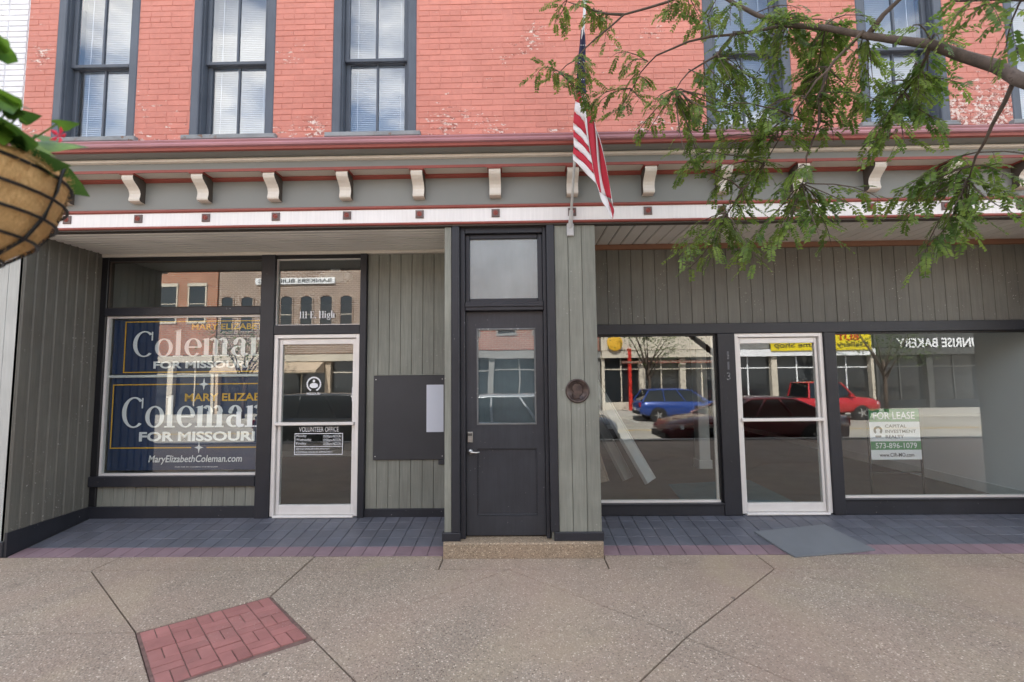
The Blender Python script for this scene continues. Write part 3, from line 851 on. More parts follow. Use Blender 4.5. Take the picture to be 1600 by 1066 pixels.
# centre pier with the narrow door
pier = MB()
pier.box(-.648, -.51, .012, .9, .0, 3.154); pier.box(.365, .83, .012, .9, 0, 3.154); pier.box(-.51, .365, .20, .9, 0, 3.154)
pi = pier.build('centre_pier', M['grey'], bld)
plank(pi, M['grey'], .070, 2.93, (-.650, -.004, .215))
for i in range(3):
    plank(pi, M['grey'], .1335, 2.93, (.432 + i * .1335, -.004, .215))
bx('pier_base', M['navy'], bld, -.668, -.495, -.028, .03, .136, .2145, .005)
bx('pier_base', M['navy'], bld, .385, .848, -.028, .03, .136, .2145, .005)
bx('door_casing', M['navy'], bld, -.578, -.500, -.022, .10, .2146, 3.154, .006)
bx('door_casing', M['navy'], bld, .354, .431, -.022, .10, .2146, 3.154, .006)
tag(bx('entrance_step', M['agg_step'], None, -.650, .833, -.072, .14, -.02, .137, .012), 'low tan aggregate step below the narrow navy door', 'step')
nd = empty('panelled_door', bld)
f = MB()
f.cbox(-.499, -.452, .03, .16, .138, 3.154, .005); f.cbox(.318, .353, .03, .16, .138, 3.154, .005); f.cbox(-.452, .318, .03, .16, 3.092, 3.154, .005)
f.cbox(-.452, .318, .02, .16, 2.315, 2.405, .006); f.cbox(-.452, .318, .008, .03, 2.35, 2.382, .006)
f.build('door_frame', M['navy'], nd)
f = MB()
f.cbox(-.452, -.408, .07, .11, 2.405, 3.092, .006); f.cbox(.268, .318, .07, .11, 2.405, 3.092, .006); f.cbox(-.408, .268, .07, .11, 3.045, 3.092, .006); f.cbox(-.408, .268, .07, .11, 2.405, 2.442, .006)
f.build('transom_sash', M['navy'], nd)
bx('pane', M['glass_frost'], nd, -.408, .268, .085, .089, 2.442, 3.045)
bx('window_film', M['film'], nd, -.408, .268, .093, .096, 2.442, 3.045)
f = MB(); y0, y1 = .085, .128
f.box(-.448, -.345, y0, y1, .152, 2.312); f.box(.238, .314, y0, y1, .152, 2.312); f.box(-.345, .238, y0, y1, 2.145, 2.312); f.box(-.345, .238, y0, y1, .975, 1.200); f.box(-.345, .238, y0, y1, .152, .335)
f.build('door_leaf', M['navy_door'], nd)
bx('door_panel', M['navy_door'], nd, -.345, .238, .104, .122, .335, .975)
f = MB()
for (a, c, z0, z1) in ((-.345, .238, .960, .975), (-.345, .238, .335, .348), (-.345, -.333, .348, .960), (.226, .238, .348, .960)):
    f.cbox(a, c, .092, .104, z0, z1, .003)
f.build('panel_moulding', M['navy_door'], nd)
f = MB()
for (a, c, z0, z1) in ((-.345, .238, 2.128, 2.145), (-.345, .238, 1.200, 1.216), (-.345, -.330, 1.216, 2.128), (.222, .238, 1.216, 2.128)):
    f.cbox(a, c, .080, .10, z0, z1, .003)
f.build('glazing_bead', paint('worn_bead', (.15, .155, .155), .6, .2, 8, 0, (.5, .5, .48), .60, 24, .3), nd)
bx('pane', M['glass_up'], nd, -.330, .222, .099, .103, 1.216, 2.128)
bx('window_film', M['film_dark'], nd, -.330, .222, .107, .109, 1.216, 2.128)
f = MB(); f.cbox(-.436, -.385, .066, .085, 1.035, 1.135, .005)
lk = f.build('keypad_lock', M['chrome'], nd)
f = MB()
for i in range(5): f.box(-.431 + i * .0085, -.425 + i * .0085, .0635, .066, 1.098, 1.122)
f.build('keypad_button', M['black'], nd)
f = MB(); f.lathe([(0, .060), (.014, .060), (.015, .066)], 14, 0, (-.410, 0, 1.062), 'Y'); f.build('lock_cylinder', M['chrome'], nd)
f = MB(); f.lathe([(.0, .058), (.022, .060), (.026, .070), (.028, .086)], 16, 0, (-.410, 0, .945), 'Y')
f.tube([(-.410, .066, .945), (-.410, .035, .945), (-.385, .028, .945), (-.35, .030, .942), (-.315, .034, .948)], [.010, .010, .010, .009, .007], 8)
f.build('lever_handle', M['chrome'], nd, True)

# right shopfront
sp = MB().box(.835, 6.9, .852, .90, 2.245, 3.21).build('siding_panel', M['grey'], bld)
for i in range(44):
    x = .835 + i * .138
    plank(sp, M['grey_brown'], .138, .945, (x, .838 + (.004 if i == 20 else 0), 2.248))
rail(.845, 6.9, 2.130, 2.247, .795, name='head_rail')
rail(2.335, 2.528, .105, 2.13, .790, name='mullion')
rail(3.535, 3.662, .105, 2.13, .790, name='mullion')
rail(.845, 2.335, .105, .222, .80, name='base_rail')
rail(3.662, 6.9, .105, .262, .80, name='base_rail')
rail(.845, 2.335, .2225, .238, .785, .86, 'navy', 'sill_rail', .003)
rail(3.662, 6.9, .2625, .276, .785, .86, 'navy', 'sill_rail', .003)
rail(.845, .868, .238, 2.13, .82, .90, 'black', 'jamb')
def framed(x0, x1, z0, z1):
    f = MB(); bw = .022; y = .83
    f.box(x0, x0 + bw, y, y + .05, z0, z1); f.box(x1 - bw, x1, y, y + .05, z0, z1); f.box(x0 + bw, x1 - bw, y, y + .05, z1 - bw, z1)
    w_ = f.build('shop_window', M['black'], bld)
    g = MB(); g.box(x0 + bw, x1 - bw, .838, .88, z0, z0 + .024); g.box(x1 - bw - .026, x1 - bw, .862, .89, z0 + .024, z1 - bw); g.build('metal_bead', M['alu'], w_)
    bx('pane', M['glass'], w_, x0 + bw, x1 - bw, .852, .858, z0 + .024, z1 - bw)
framed(.868, 2.335, .2385, 2.1295)
framed(3.662, 6.10, .2765, 2.1295)
alu_door(2.530, 3.533, .118, 2.1285, .030, .095, 0)
nb = empty('house_number', bld)
for i, ch_ in enumerate('113'):
    lettering('digit', ch_, 2.418 + (.012 if ch_ == '1' else 0), 2.458 - (.006 if ch_ == '1' else 0), 1.835 - i * .118, 1.925 - i * .118, .786, M['digit'], nb, .02)
gw = bx('unseen_ground_wall', M['grey'], bld, 6.9, 14, .2, .9, 0, 3.2)  # unseen extension, added to keep side sun off the sidewalk
pr_ = bx('end_pier', M['grey'], bld, 6.12, 6.9, .0, .8, 0, 3.154)

# interiors behind the glass
def room(x0, x1, y0, y1, z0, z1, wall, floor):
    r = empty('interior_room', bld)
    f = MB(); f.box(x0 - .05, x0, y0, y1, z0, z1); f.box(x1, x1 + .05, y0, y1, z0, z1); f.box(x0 - .05, x1 + .05, y1, y1 + .05, z0, z1); f.build('room_wall', wall, r)
    bx('room_floor', floor, r, x0 - .05, x1 + .05, y0, y1 + .05, z0 - .05, z0)
    bx('room_ceiling', wall, r, x0 - .05, x1 + .05, y0, y1 + .05, z1, z1 + .05)
    b = MB(); b.box(x0, x0 + .015, y0 + .02, y1, z0, z0 + .11); b.box(x1 - .015, x1, y0 + .02, y1, z0, z0 + .11); b.box(x0, x1, y1 - .015, y1, z0, z0 + .11); b.build('room_skirting', M['board_white'], r)
    return r
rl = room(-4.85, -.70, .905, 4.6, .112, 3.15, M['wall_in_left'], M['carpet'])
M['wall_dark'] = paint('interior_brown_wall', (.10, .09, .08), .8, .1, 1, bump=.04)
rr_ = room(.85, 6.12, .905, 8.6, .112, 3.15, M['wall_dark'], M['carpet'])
bx('partition_wall', M['wall_in'], rr_, 6.06, 6.119, .91, 4.35, .113, 3.149)
bx('partition_skirting', M['board_white'], rr_, 6.045, 6.06, .93, 4.35, .113, .24)
f = MB(); f.cbox(3.02, 3.20, 3.20, 3.40, .112, 3.15, .01); f.cbox(3.0, 3.22, 3.18, 3.42, .112, .25, .01); f.build('room_column', M['board_white'], rr_)

# ------------------------------------------------------------------ neighbour: white painted brick wall at the left edge
wb = tag(MB().box(-14, -5.03, .04, 9, 3.2, 7.8).box(-14, -5.46, .04, 9, -.2, 3.2).build('neighbour_building', M['wbrick']),
         'white painted brick building adjoining on the far left', 'building')
wbm = MB().cbox(0, .205, -.006, .02, .003, BH - .003, .004).mesh('brick', M['wbrick'])
for r in range(40):
    for c in range(7):
        link('brick', wbm, wb, (-5.035 - (c + 1) * .212 + (r % 2) * .0, .036, 4.0 + r * BH)) if r % 2 == 0 else \
        link('brick', wbm, wb, (-5.035 - (c + 1) * .212 - .0, .036, 4.0 + r * BH), None, (.97, 1, 1))
bx('cornice', M['grey_bold'], wb, -14, -5.03, -.3, .04, 3.2, 3.95)

# ------------------------------------------------------------------ banners behind the left window
def star(mb, x, z, r, y, m):
    pts = []
    for k in range(8):
        a = math.pi / 2 + k * math.pi / 4
        q = r if k % 2 == 0 else r * .30
        pts.append((x + q * math.cos(a) * .8, y, z + q * math.sin(a)))
    mb.add(pts, [tuple(range(8))], m)
def strip(mb, x0, x1, z0, z1, y, m):
    mb.add([(x0, y, z0), (x1, y, z0), (x1, y, z1), (x0, y, z1)], [(0, 1, 2, 3)], m)
def banner(z0, z1, y, yl, x1=-2.86, lower=True):
    p = empty('campaign_banner', None, (0, 0, 0))
    n = 30; b = MB()
    xl = -4.735
    vs = []
    for i in range(n + 1):
        x = xl + (x1 - xl) * i / n
        dy = .006 * math.sin(i * .55 + z0 * 3)
        vs += [(x, y + .012 + dy, z0), (x, y + .012 + dy, z1), (x, y + .016 + dy, z1), (x, y + .016 + dy, z0)]
    fs = []
    for i in range(n):
        a, c = 4 * i, 4 * i + 4
        fs += [(a, c, c + 1, a + 1), (a + 2, c + 2, c + 3, a + 3), (a + 1, c + 1, c + 2, a + 2), (a + 3, c + 3, c, a)]
    b.add(vs, fs); b.build('banner_sheet', M['blue'], p)
    return p
b1 = tag(banner(1.735, 2.385, .888, 0), 'upper navy campaign banner with white serif name, hung in left window', 'banner', 'campaign banners')
yv = .890
l = MB()
strip(l, -4.60, -4.585, 1.752, 2.362, yv, 0); strip(l, -4.585, -2.86, 2.350, 2.362, yv, 0); strip(l, -4.585, -2.86, 1.752, 1.764, yv, 0)
l.build('border', M['yellow'], b1)
lettering('lettering', 'MARY ELIZABETH', -3.80, -2.87, 2.255, 2.325, yv, M['yellow'], b1, .02)
l = MB(); Serif(l, -4.50, 1.945, .205, .243, yv).write('Coleman'); l.build('lettering', M['txt_white'], b1)
lettering('lettering', 'FOR MISSOURI', -4.24, -3.11, 1.80, 1.885, yv, M['txt_white'], b1, .035)
b2 = tag(banner(.625, 1.695, .878, 0), 'lower navy campaign banner with white serif name and web address', 'banner', 'campaign banners')
yv = .880
l = MB()
strip(l, -4.70, -4.685, .875, 1.62, yv, 0); strip(l, -4.685, -2.86, 1.607, 1.62, yv, 0); strip(l, -4.685, -3.74, .875, .888, yv, 0); strip(l, -3.56, -2.86, .875, .888, yv, 0)
l.build('border', M['yellow'], b2)
lettering('lettering', 'MARY ELIZABE', -3.84, -2.87, 1.415, 1.505, yv, M['yellow'], b2, .022)
l = MB(); Serif(l, -4.58, 1.120, .238, .255, yv - .001).write('Coleman'); l.build('lettering', M['txt_white'], b2)
lettering('lettering', 'FOR MISSOURI', -4.36, -3.00, .955, 1.065, yv, M['txt_white'], b2, .035)
l = MB(); star(l, -3.65, .882, .068, yv - .001, 0); star(l, -3.62, 1.612, .075, yv - .001, 0); l.build('star', M['txt_white'], b2)
lettering('lettering', 'MaryElizabethColeman.com', -4.24, -3.15, .690, .795, yv, M['txt_white'], b2, .012, shear=.15)
lettering('lettering', 'PAID FOR BY COLEMAN FOR MISSOURI', -3.92, -3.42, .655, .668, yv, M['txt_white'], b2, .01)
tag(bx('white_batten', M['board_white'], None, -4.752, -2.86, .872, .884, 1.697, 1.727, .003), 'thin white batten between the two campaign banners', 'batten')

# notice board with a sheet of paper
nbd = tag(empty('notice_board', None, (-1.19, .82, .735)), 'flat dark grey notice board screwed to the grey siding', 'notice board')
M['board'] = paint('dark_board', (.040, .041, .046), .45, .12, 2, 0, (.4, .4, .4), .745, 22, .1)
bx('panel', M['board'], nbd, -.41, .405, -.006, .016, 0, .955, .004)
bx('panel', M['board'], nbd, .335, .405, -.010, .012, -.055, -.001, .004)
bx('edge_strip', M['grey'], nbd, -.41, .405, -.004, .017, .956, .968, .003)
for sx_ in (-.385, .38):
    for sz_ in (.04, .91):
        f = MB(); f.lathe([(.0, -.010), (.006, -.0095), (.007, -.006)], 10, 0, (sx_, 0, sz_), 'Y'); f.build('screw', M['galv'], nbd)
b = MB(); n = 10
b.add([(.20 + .195 * i / n, -.009 - .003 * math.sin(i / n * 3.1), z_) for z_ in (.31, .845) for i in range(n + 1)], [(i, i + 1, n + 2 + i, n + 1 + i) for i in range(n)])
sh_ = tag(b.build('paper_sheet', M['paper'], None, loc=(-1.19, .82, .735)), 'pale sheet of paper pinned at the notice board edge', 'paper')
m_ = sh_.modifiers.new('thickness', 'SOLIDIFY'); m_.thickness = .001

# bronze medallion on the pier
pq = tag(empty('bronze_plaque', None, (.630, -.004, 1.525)), 'round bronze plaque with raised profile head on grey pier', 'plaque')
f = MB(); f.lathe([(0, -.010), (.094, -.010), (.097, -.016), (.105, -.018), (.113, -.016), (.116, -.006), (.116, .0)], 40, axis='Y'); f.build('disc', M['plaque'], pq, True)
f = MB()
prof = [(-.045, -.075), (-.05, -.03), (-.04, -.012), (-.058, .01), (-.055, .045), (-.03, .068), (.01, .07), (.035, .052), (.042, .03), (.038, .018), (.055, -.002), (.043, -.010), (.045, -.028), (.03, -.04), (.012, -.045), (.02, -.075)]
n = len(prof)
f.add([(x, -.010, z) for x, z in prof] + [(x * .9, -.019, z * .95 + .002) for x, z in prof], [(i, (i + 1) % n, n + (i + 1) % n, n + i) for i in range(n)] + [tuple(range(n, 2 * n))])
f.build('profile_relief', M['plaque'], pq)
f = MB()
for k in range(26):
    a = R(205 + 130 * k / 25 + (0 if k < 13 else 0)); 
    f.box(.086 * math.cos(a) - .003, .086 * math.cos(a) + .003, -.014, -.009, .086 * math.sin(a) - .004, .086 * math.sin(a) + .004)
for k in range(18):
    a = R(45 + 90 * k / 17)
    f.box(.086 * math.cos(a) - .003, .086 * math.cos(a) + .003, -.014, -.009, .086 * math.sin(a) - .004, .086 * math.sin(a) + .004)
f.build('raised_rim_mark', M['plaque'], pq)

# grey mat lying askew over the kerb of the entry floor
pts = [(2.56, -.085, .004), (3.385, .05, zf(.05) + .012), (3.26, .555, zf(.555) + .010), (2.45, .41, zf(.41) + .010)]
f = MB(); n = 8
vs = []
for lay in (0., -.013):
    for i in range(n + 1):
        for j in range(n + 1):
            u, v = i / n, j / n
            x = (1 - u) * (1 - v) * pts[0][0] + u * (1 - v) * pts[1][0] + u * v * pts[2][0] + (1 - u) * v * pts[3][0]
            y = (1 - u) * (1 - v) * pts[0][1] + u * (1 - v) * pts[1][1] + u * v * pts[2][1] + (1 - u) * v * pts[3][1]
            vs.append((x, y, max(0, zf(y)) + .016 + lay))
N2 = (n + 1) ** 2
fs = [(i * (n + 1) + j, (i + 1) * (n + 1) + j, (i + 1) * (n + 1) + j + 1, i * (n + 1) + j + 1) for i in range(n) for j in range(n)]
rim = [i * (n + 1) for i in range(n + 1)] + [n * (n + 1) + j for j in range(1, n + 1)] + [i * (n + 1) + n for i in range(n - 1, -1, -1)] + [j for j in range(n - 1, 0, -1)]
fs += [(rim[i], rim[(i + 1) % len(rim)], rim[(i + 1) % len(rim)] + N2, rim[i] + N2) for i in range(len(rim))]
f.add(vs, fs)
tag(f.build('entry_mat', M['mat_grey']), 'plain grey mat lying askew before the right glass door', 'mat')

# for-lease sign inside the right window
ls = tag(empty('lease_sign', None, (4.545, 1.16, .112)), 'green and white for lease sign on black stake frame', 'sign')
f = MB()
for x in (-.305, .305):
    f.box(x - .009, x + .009, .0, .018, 0, 1.12)
f.box(-.296, .296, .002, .016, .36, .375); f.box(-.296, .296, .002, .016, 1.10, 1.118)
for x in (-.305, .305):
    f.box(x - .05, x + .05, -.1, .12, 0, .012)
f.build('stake_frame', M['metal_black'], ls)
p_ = bx('panel', M['sign_white'], ls, -.296, .296, -.006, -.001, .52, 1.12)
f = MB(); strip(f, -.296, .296, .965, 1.12, -.0075, 0); strip(f, -.296, .296, .635, .735, -.0075, 0); f.build('green_band', M['green'], ls)
f = MB()
put_text(f, 'FOR LEASE', -.245, .245, .995, 1.082, -.009, 0, .015); put_text(f, '573-896-1079', -.24, .245, .653, .718, -.009, 0, .006)
f.build('lettering', M['txt_white'], ls)
f = MB()
for i, s_ in enumerate(('CAPITAL', 'INVESTMENT', 'REALTY')):
    put_text(f, s_, -.115, -.115 + .036 * len(s_), .895 - i * .062, .933 - i * .062, -.009, 0, .015)
put_text(f, 'www.CIR-MO.com', -.20, .205, .553, .600, -.009, 0, .008)
f.add([(-.20 + r_ * math.cos(R(-50 + 280 * k / 16)), -.009, .865 + r_ * math.sin(R(-50 + 280 * k / 16))) for r_ in (.026, .052) for k in range(17)], [(k, k + 1, 18 + k, 17 + k) for k in range(16)])
strip(f, -.235, -.165, .782, .805, -.009, 0)
f.build('lettering', M['txt_black'], ls)

# boards leaning inside the right shop, mat on its floor
def leaning(name, x0, y0, x1, y1, z1, wd, label, m):
    o = tag(empty(name, None, (x0, y0, .112)), label, 'board', 'boards leaning inside the right shop')
    d = Vector((x1 - x0, y1 - y0, z1)); ln = d.length; d.normalize()
    side = Vector((.8, .6, 0)); side = (side - d * side.dot(d)).normalized(); nn = d.cross(side)
    f = MB()
    def slabx(a0, a1, t0, t1):
        vs = [side * a + nn * t + d * q for q in (.012, ln) for a, t in ((a0, t0), (a1, t0), (a1, t1), (a0, t1))]
        f.add(vs, [(0, 3, 2, 1), (4, 5, 6, 7), (0, 1, 5, 4), (1, 2, 6, 5), (2, 3, 7, 6), (3, 0, 4, 7)])
    slabx(0, wd, -.02, .02); slabx(.0, .02, -.035, -.0201); slabx(wd - .02, wd, -.035, -.0201)
    f.build('plank', m, o)
leaning('leaning_board', 1.85, 2.15, 1.05, 2.55, 1.55, .22, 'white edged board, frontmost of three leaning in right shop', M['board_white'])
leaning('leaning_board', 1.58, 2.35, .92, 2.85, 1.45, .20, 'middle grey board of three leaning in right shop', M['wall_in_left'])
leaning('leaning_board', 1.22, 2.25, .90, 2.7, 1.2, .16, 'short speckled board leaning nearest the pier in right shop', M['agg'])
tag(MB().prism([(2.05, 1.32), (3.38, 1.29), (3.40, 2.38), (2.16, 2.16)], .1125, .122, c=.003).build('floor_mat', M['teal']), 'teal mat on the brown floor inside the right shop', 'mat')

# emergency light hanging from the left shop ceiling
lf = tag(empty('emergency_light', None, (-2.42, 1.62, 2.97)), 'white twin-headed emergency light below the left shop ceiling', 'emergency light')
f = MB(); f.cbox(-.145, .145, .0, .09, .0, .14, .02); f.cbox(-.06, .06, .02, .08, .14, .178, .006); f.build('housing', M['txt_white'], lf)
for sx in (-1, 1):
    f = MB(); f.lathe([(.0, -.02), (.045, -.02), (.05, .0), (.045, .06), (.0, .07)], 16, 0, (sx * .172, .03, .075), 'Y'); f.build('lamp_head', M['txt_white'], lf, True)

# ------------------------------------------------------------------ flag
fl = tag(empty('wall_flag', None, (.59, -.01, 3.1)), 'limp striped flag on slanted pole fixed to the grey pier', 'flag')
def rel(pts): return [(p[0] - .59, p[1] + .01, p[2] - 3.1) for p in pts]
top = Vector((.648, -.86, 4.72)); base = Vector((.592, -.045, 3.17))
f = MB(); f.tube(rel([base + (top - base) * t_ for t_ in (0, .5, 1)]), [.0125, .0125, .011], 10)
f.lathe([(.0, .0), (.02, .006), (.024, .022), (.016, .038), (.0, .042)], 12, 0, rel([tuple(top)])[0]); f.build('pole', M['board_white'], fl, True)
f = MB(); f.cbox(-.034, .034, -.022, .0, -.065, .065, .008)
f.tube(rel([base + (top - base) * t_ for t_ in (-.045, .0, .06)]), [.02, .021, .021], 12)
f.build('bracket', M['galv'], fl)
LE = [(.612, -.60, 4.16), (.59, -.58, 4.06), (.58, -.575, 3.97), (.57, -.57, 3.87), (.57, -.57, 3.81), (.57, -.575, 3.74), (.57, -.57, 3.66), (.56, -.575, 3.59), (.56, -.58, 3.53)]
FL = [(.63, -.64, 4.10), (.64, -.66, 3.96), (.65, -.665, 3.82), (.67, -.66, 3.70), (.68, -.67, 3.60), (.70, -.66, 3.53), (.71, -.665, 3.45), (.72, -.66, 3.37), (.74, -.65, 3.28)]
RT = [[(.63, -.645, 4.11), (.643, -.664, 3.94), (.672, -.664, 3.68), (.722, -.664, 3.37), (.765, -.645, 3.22)],
      [(.642, -.630, 4.115), (.668, -.640, 3.95), (.690, -.640, 3.68), (.726, -.650, 3.37), (.768, -.640, 3.22)],
      [(.652, -.62, 4.115), (.69, -.63, 3.96), (.745, -.62, 3.83), (.76, -.625, 3.49), (.785, -.62, 3.215)],
      [(.665, -.61, 4.11), (.715, -.59, 3.92), (.775, -.58, 3.73), (.80, -.575, 3.38), (.835, -.58, 3.20)],
      [(.675, -.60, 4.09), (.73, -.61, 3.87), (.79, -.615, 3.68), (.85, -.605, 3.38), (.875, -.60, 3.17)],
      [(.68, -.61, 4.06), (.75, -.59, 3.82), (.81, -.57, 3.59), (.87, -.56, 3.32), (.895, -.57, 3.09)]]
def sheet(mb, a, c, m, nx=6):
    pa, pc = [Vector(p) for p in rel(a)], [Vector(p) for p in rel(c)]
    def samp(P, t_):
        q = t_ * (len(P) - 1); i = min(int(q), len(P) - 2); fr = q - i
        p0, p1, p2, p3 = P[max(i - 1, 0)], P[i], P[i + 1], P[min(i + 2, len(P) - 1)]
        return .5 * ((2 * p1) + (p2 - p0) * fr + (2 * p0 - 5 * p1 + 4 * p2 - p3) * fr ** 2 + (3 * p1 - p0 - 3 * p2 + p3) * fr ** 3)
    K = 14; vs = []
    for i in range(K + 1):
        A, C = samp(pa, i / K), samp(pc, i / K)
        for j in range(nx + 1):
            p = A.lerp(C, j / nx); p.y += .007 * math.sin(j / nx * 3.14 + i * .6)
            vs.append(tuple(p))
    mb.add(vs, [(i * (nx + 1) + j, i * (nx + 1) + j + 1, (i + 1) * (nx + 1) + j + 1, (i + 1) * (nx + 1) + j) for i in range(K) for j in range(nx)], m)
clo = MB()
for i in range(8):
    m = (0, 1, 0, 1, 0, 1, 0, 1)[i]
    sheet(clo, [LE[i], tuple((Vector(LE[i]) * .5 + Vector(FL[i]) * .5) + Vector((0, .012, .012))), FL[i]], [LE[i + 1], tuple((Vector(LE[i + 1]) * .5 + Vector(FL[i + 1]) * .5) + Vector((0, .012, .012))), FL[i + 1]], m, 3)
for i in range(5):
    sheet(clo, RT[i], RT[i + 1], (1, 0, 1, 0, 1)[i], 4)
sheet(clo, [(.765, -.64, 3.22), (.79, -.63, 3.14), (.83, -.62, 3.07), (.868, -.61, 3.0)], [(.84, -.58, 3.20), (.855, -.59, 3.13), (.87, -.60, 3.07), (.88, -.60, 3.0)], 1, 4)
sheet(clo, [(.84, -.58, 3.20), (.855, -.59, 3.13), (.87, -.60, 3.07), (.88, -.60, 3.0)], [(.895, -.57, 3.11), (.90, -.575, 3.07), (.895, -.58, 3.04), (.885, -.595, 3.0)], 0, 2)
can = [[(.628, -.745, 4.58), (.618, -.72, 4.46), (.602, -.68, 4.34), (.600, -.63, 4.22), (.60, -.59, 4.13)], [(.648, -.79, 4.57), (.64, -.76, 4.46), (.632, -.72, 4.34), (.635, -.67, 4.22), (.64, -.64, 4.11)], [(.662, -.74, 4.55), (.668, -.71, 4.45), (.672, -.67, 4.34), (.678, -.62, 4.22), (.684, -.59, 4.10)]]
sheet(clo, can[0], can[1], 2, 4); sheet(clo, can[1], can[2], 2, 4)
o = clo.build('cloth', [M['flag_red'], M['flag_white'], M['flag_blue']], fl, True)
m_ = o.modifiers.new('thickness', 'SOLIDIFY'); m_.thickness = .0015
f = MB()
for k in range(12):
    i, j = k // 3, k % 3
    t_ = .15 + .2 * i
    p = Vector(rel([can[1][min(i, 4)]])[0]) + Vector((-.018 + .018 * j, -.004 - .002, -.03))
    f.add([(p.x + .006 * (1 if q % 2 == 0 else .42) * math.cos(q * .628), p.y, p.z + .006 * (1 if q % 2 == 0 else .42) * math.sin(q * .628)) for q in range(10)], [tuple(range(10))])
f.build('star', M['flag_white'], fl)

# ------------------------------------------------------------------ hanging basket and the lamp post that carries it
BC = Vector((-1.10, -3.50, 2.118))
lp = tag(empty('lamp_post', None, (-2.015, -3.50, 0)), 'slim black lamp post holding the hanging basket', 'lamp post')
f = MB(); f.lathe([(.0, .0), (.14, .0), (.14, .08), (.09, .14), (.07, .5), (.05, .6), (.045, 3.2), (.06, 3.22), (.06, 3.3), (.0, 3.3)], 16); f.build('post', M['metal_black'], lp, True)
f = MB(); f.tube([(.0, 0, 2.10), (.35, 0, 2.10), (.695, 0, 2.10)], .014, 8); f.tube([(.0, 0, 1.7), (.35, 0, 2.02), (.68, 0, 2.095)], .010, 8); f.build('arm', M['metal_black'], lp, True)
f = MB(); f.lathe([(.06, 3.3), (.12, 3.36), (.15, 3.5), (.12, 3.64), (.0, 3.7)], 18); f.build('globe', M['board_white'], lp, True)
hb = tag(empty('hanging_basket', None, BC), 'brown coir hanging basket in black wire with lime leaves', 'hanging basket')
prof = [(.0, -.205), (.06, -.200), (.115, -.180), (.160, -.140), (.190, -.090), (.207, -.035), (.214, .005), (.205, .018), (.190, .012)]
n = 40; f = MB()
vs = []
rnd = random.Random(3)
for r_, h in prof:
    for j in range(n):
        a = 2 * math.pi * j / n
        q = r_ * (1 + rnd.uniform(-.022, .022))
        vs.append((q * math.cos(a), q * math.sin(a), h + rnd.uniform(-.004, .004)))
f.add(vs, [(i * n + j, i * n + (j + 1) % n, (i + 1) * n + (j + 1) % n, (i + 1) * n + j) for i in range(len(prof) - 1) for j in range(n)])
f.build('coir_liner', M['coir'], hb, True)
f = MB(); f.lathe([(.0, .02), (.19, .025)], 24); f.build('soil', M['carpet'], hb)
def ring(r_, h): return [(r_ * math.cos(2 * math.pi * j / 36), r_ * math.sin(2 * math.pi * j / 36), h) for j in range(36)]
for r_, h in ((.217, -.004), (.212, -.052), (.197, -.095), (.170, -.140), (.122, -.183)):
    f = MB(); f.tube(ring(r_, h), .0033, 6, close=True); f.build('wire_hoop', M['metal_black'], hb, True)
for k in range(8):
    a = 2 * math.pi * (k + .45) / 8
    pts = [((q + .008) * math.cos(a), (q + .008) * math.sin(a), h) for q, h in prof[:7]] + [(.226 * math.cos(a), .226 * math.sin(a), .022), (.208 * math.cos(a), .208 * math.sin(a), .030)]
    f = MB(); f.tube(pts, .0036, 6); f.build('wire_rib', M['metal_black'], hb, True)
fb_ = MB(); rf = random.Random(5)
for k in range(5200):
    a = rf.uniform(0, 6.283); q = rf.uniform(0, len(prof) - 2.001); ii = int(q); fr = q - ii
    r_ = prof[ii][0] * (1 - fr) + prof[ii + 1][0] * fr; h = prof[ii][1] * (1 - fr) + prof[ii + 1][1] * fr
    p = Vector((r_ * math.cos(a), r_ * math.sin(a), h))
    nrm = Vector((math.cos(a), math.sin(a), -.4)).normalized()
    tdir = Vector((rf.uniform(-1, 1), rf.uniform(-1, 1), rf.uniform(-1, 1))); tdir = (tdir - nrm * tdir.dot(nrm)).normalized()
    ln = rf.uniform(.008, .026); sd_ = nrm.cross(tdir) * .0006
    m1 = p + tdir * ln * .5 + nrm * rf.uniform(.001, .006); e = p + tdir * ln + nrm * rf.uniform(-.002, .007)
    fb_.add([tuple(p - sd_), tuple(p + sd_), tuple(m1 + sd_), tuple(m1 - sd_), tuple(e)], [(0, 1, 2, 3), (3, 2, 4)])
o = fb_.build('coir_fibre', M['coir'], hb); o['kind'] = 'stuff'
def vine_leaf():
    b = MB()
    out = [(0, 0), (.028, -.012), (.05, .004), (.046, .028), (.036, .046), (.02, .075), (0, .105)]
    mid = [(0, 0), (0, .03), (0, .06), (0, .105)]
    pts = [(x, y, -.25 * x - .9 * y * y * 2.2) for x, y in out] + [(0, .035, -.006), (0, .07, -.012)]
    vs = pts + [(-x, y, z) for x, y, z in pts[1:6]]
    b.add(vs, [(0, 1, 2, 7), (2, 3, 7), (3, 4, 8, 7), (4, 5, 8), (5, 6, 8), (0, 7, 10, 9), (10, 7, 11), (11, 7, 8, 12), (12, 8, 13), (13, 8, 6)])
    me = b.mesh('leaf', M['leaf_vine'])
    me.polygons.foreach_set('use_smooth', [True] * len(me.polygons))
    return me
vl = vine_leaf()
vl2 = vl.copy(); vl2.materials[0] = M['leaf_dark']
def aim(dirv, roll=0.):
    d = Vector(dirv).normalized()
    q = d.to_track_quat('Y', 'Z')
    return (q.to_matrix() @ Matrix.Rotation(roll, 3, 'Y')).to_euler()
rnd = random.Random(11)
stems = MB()
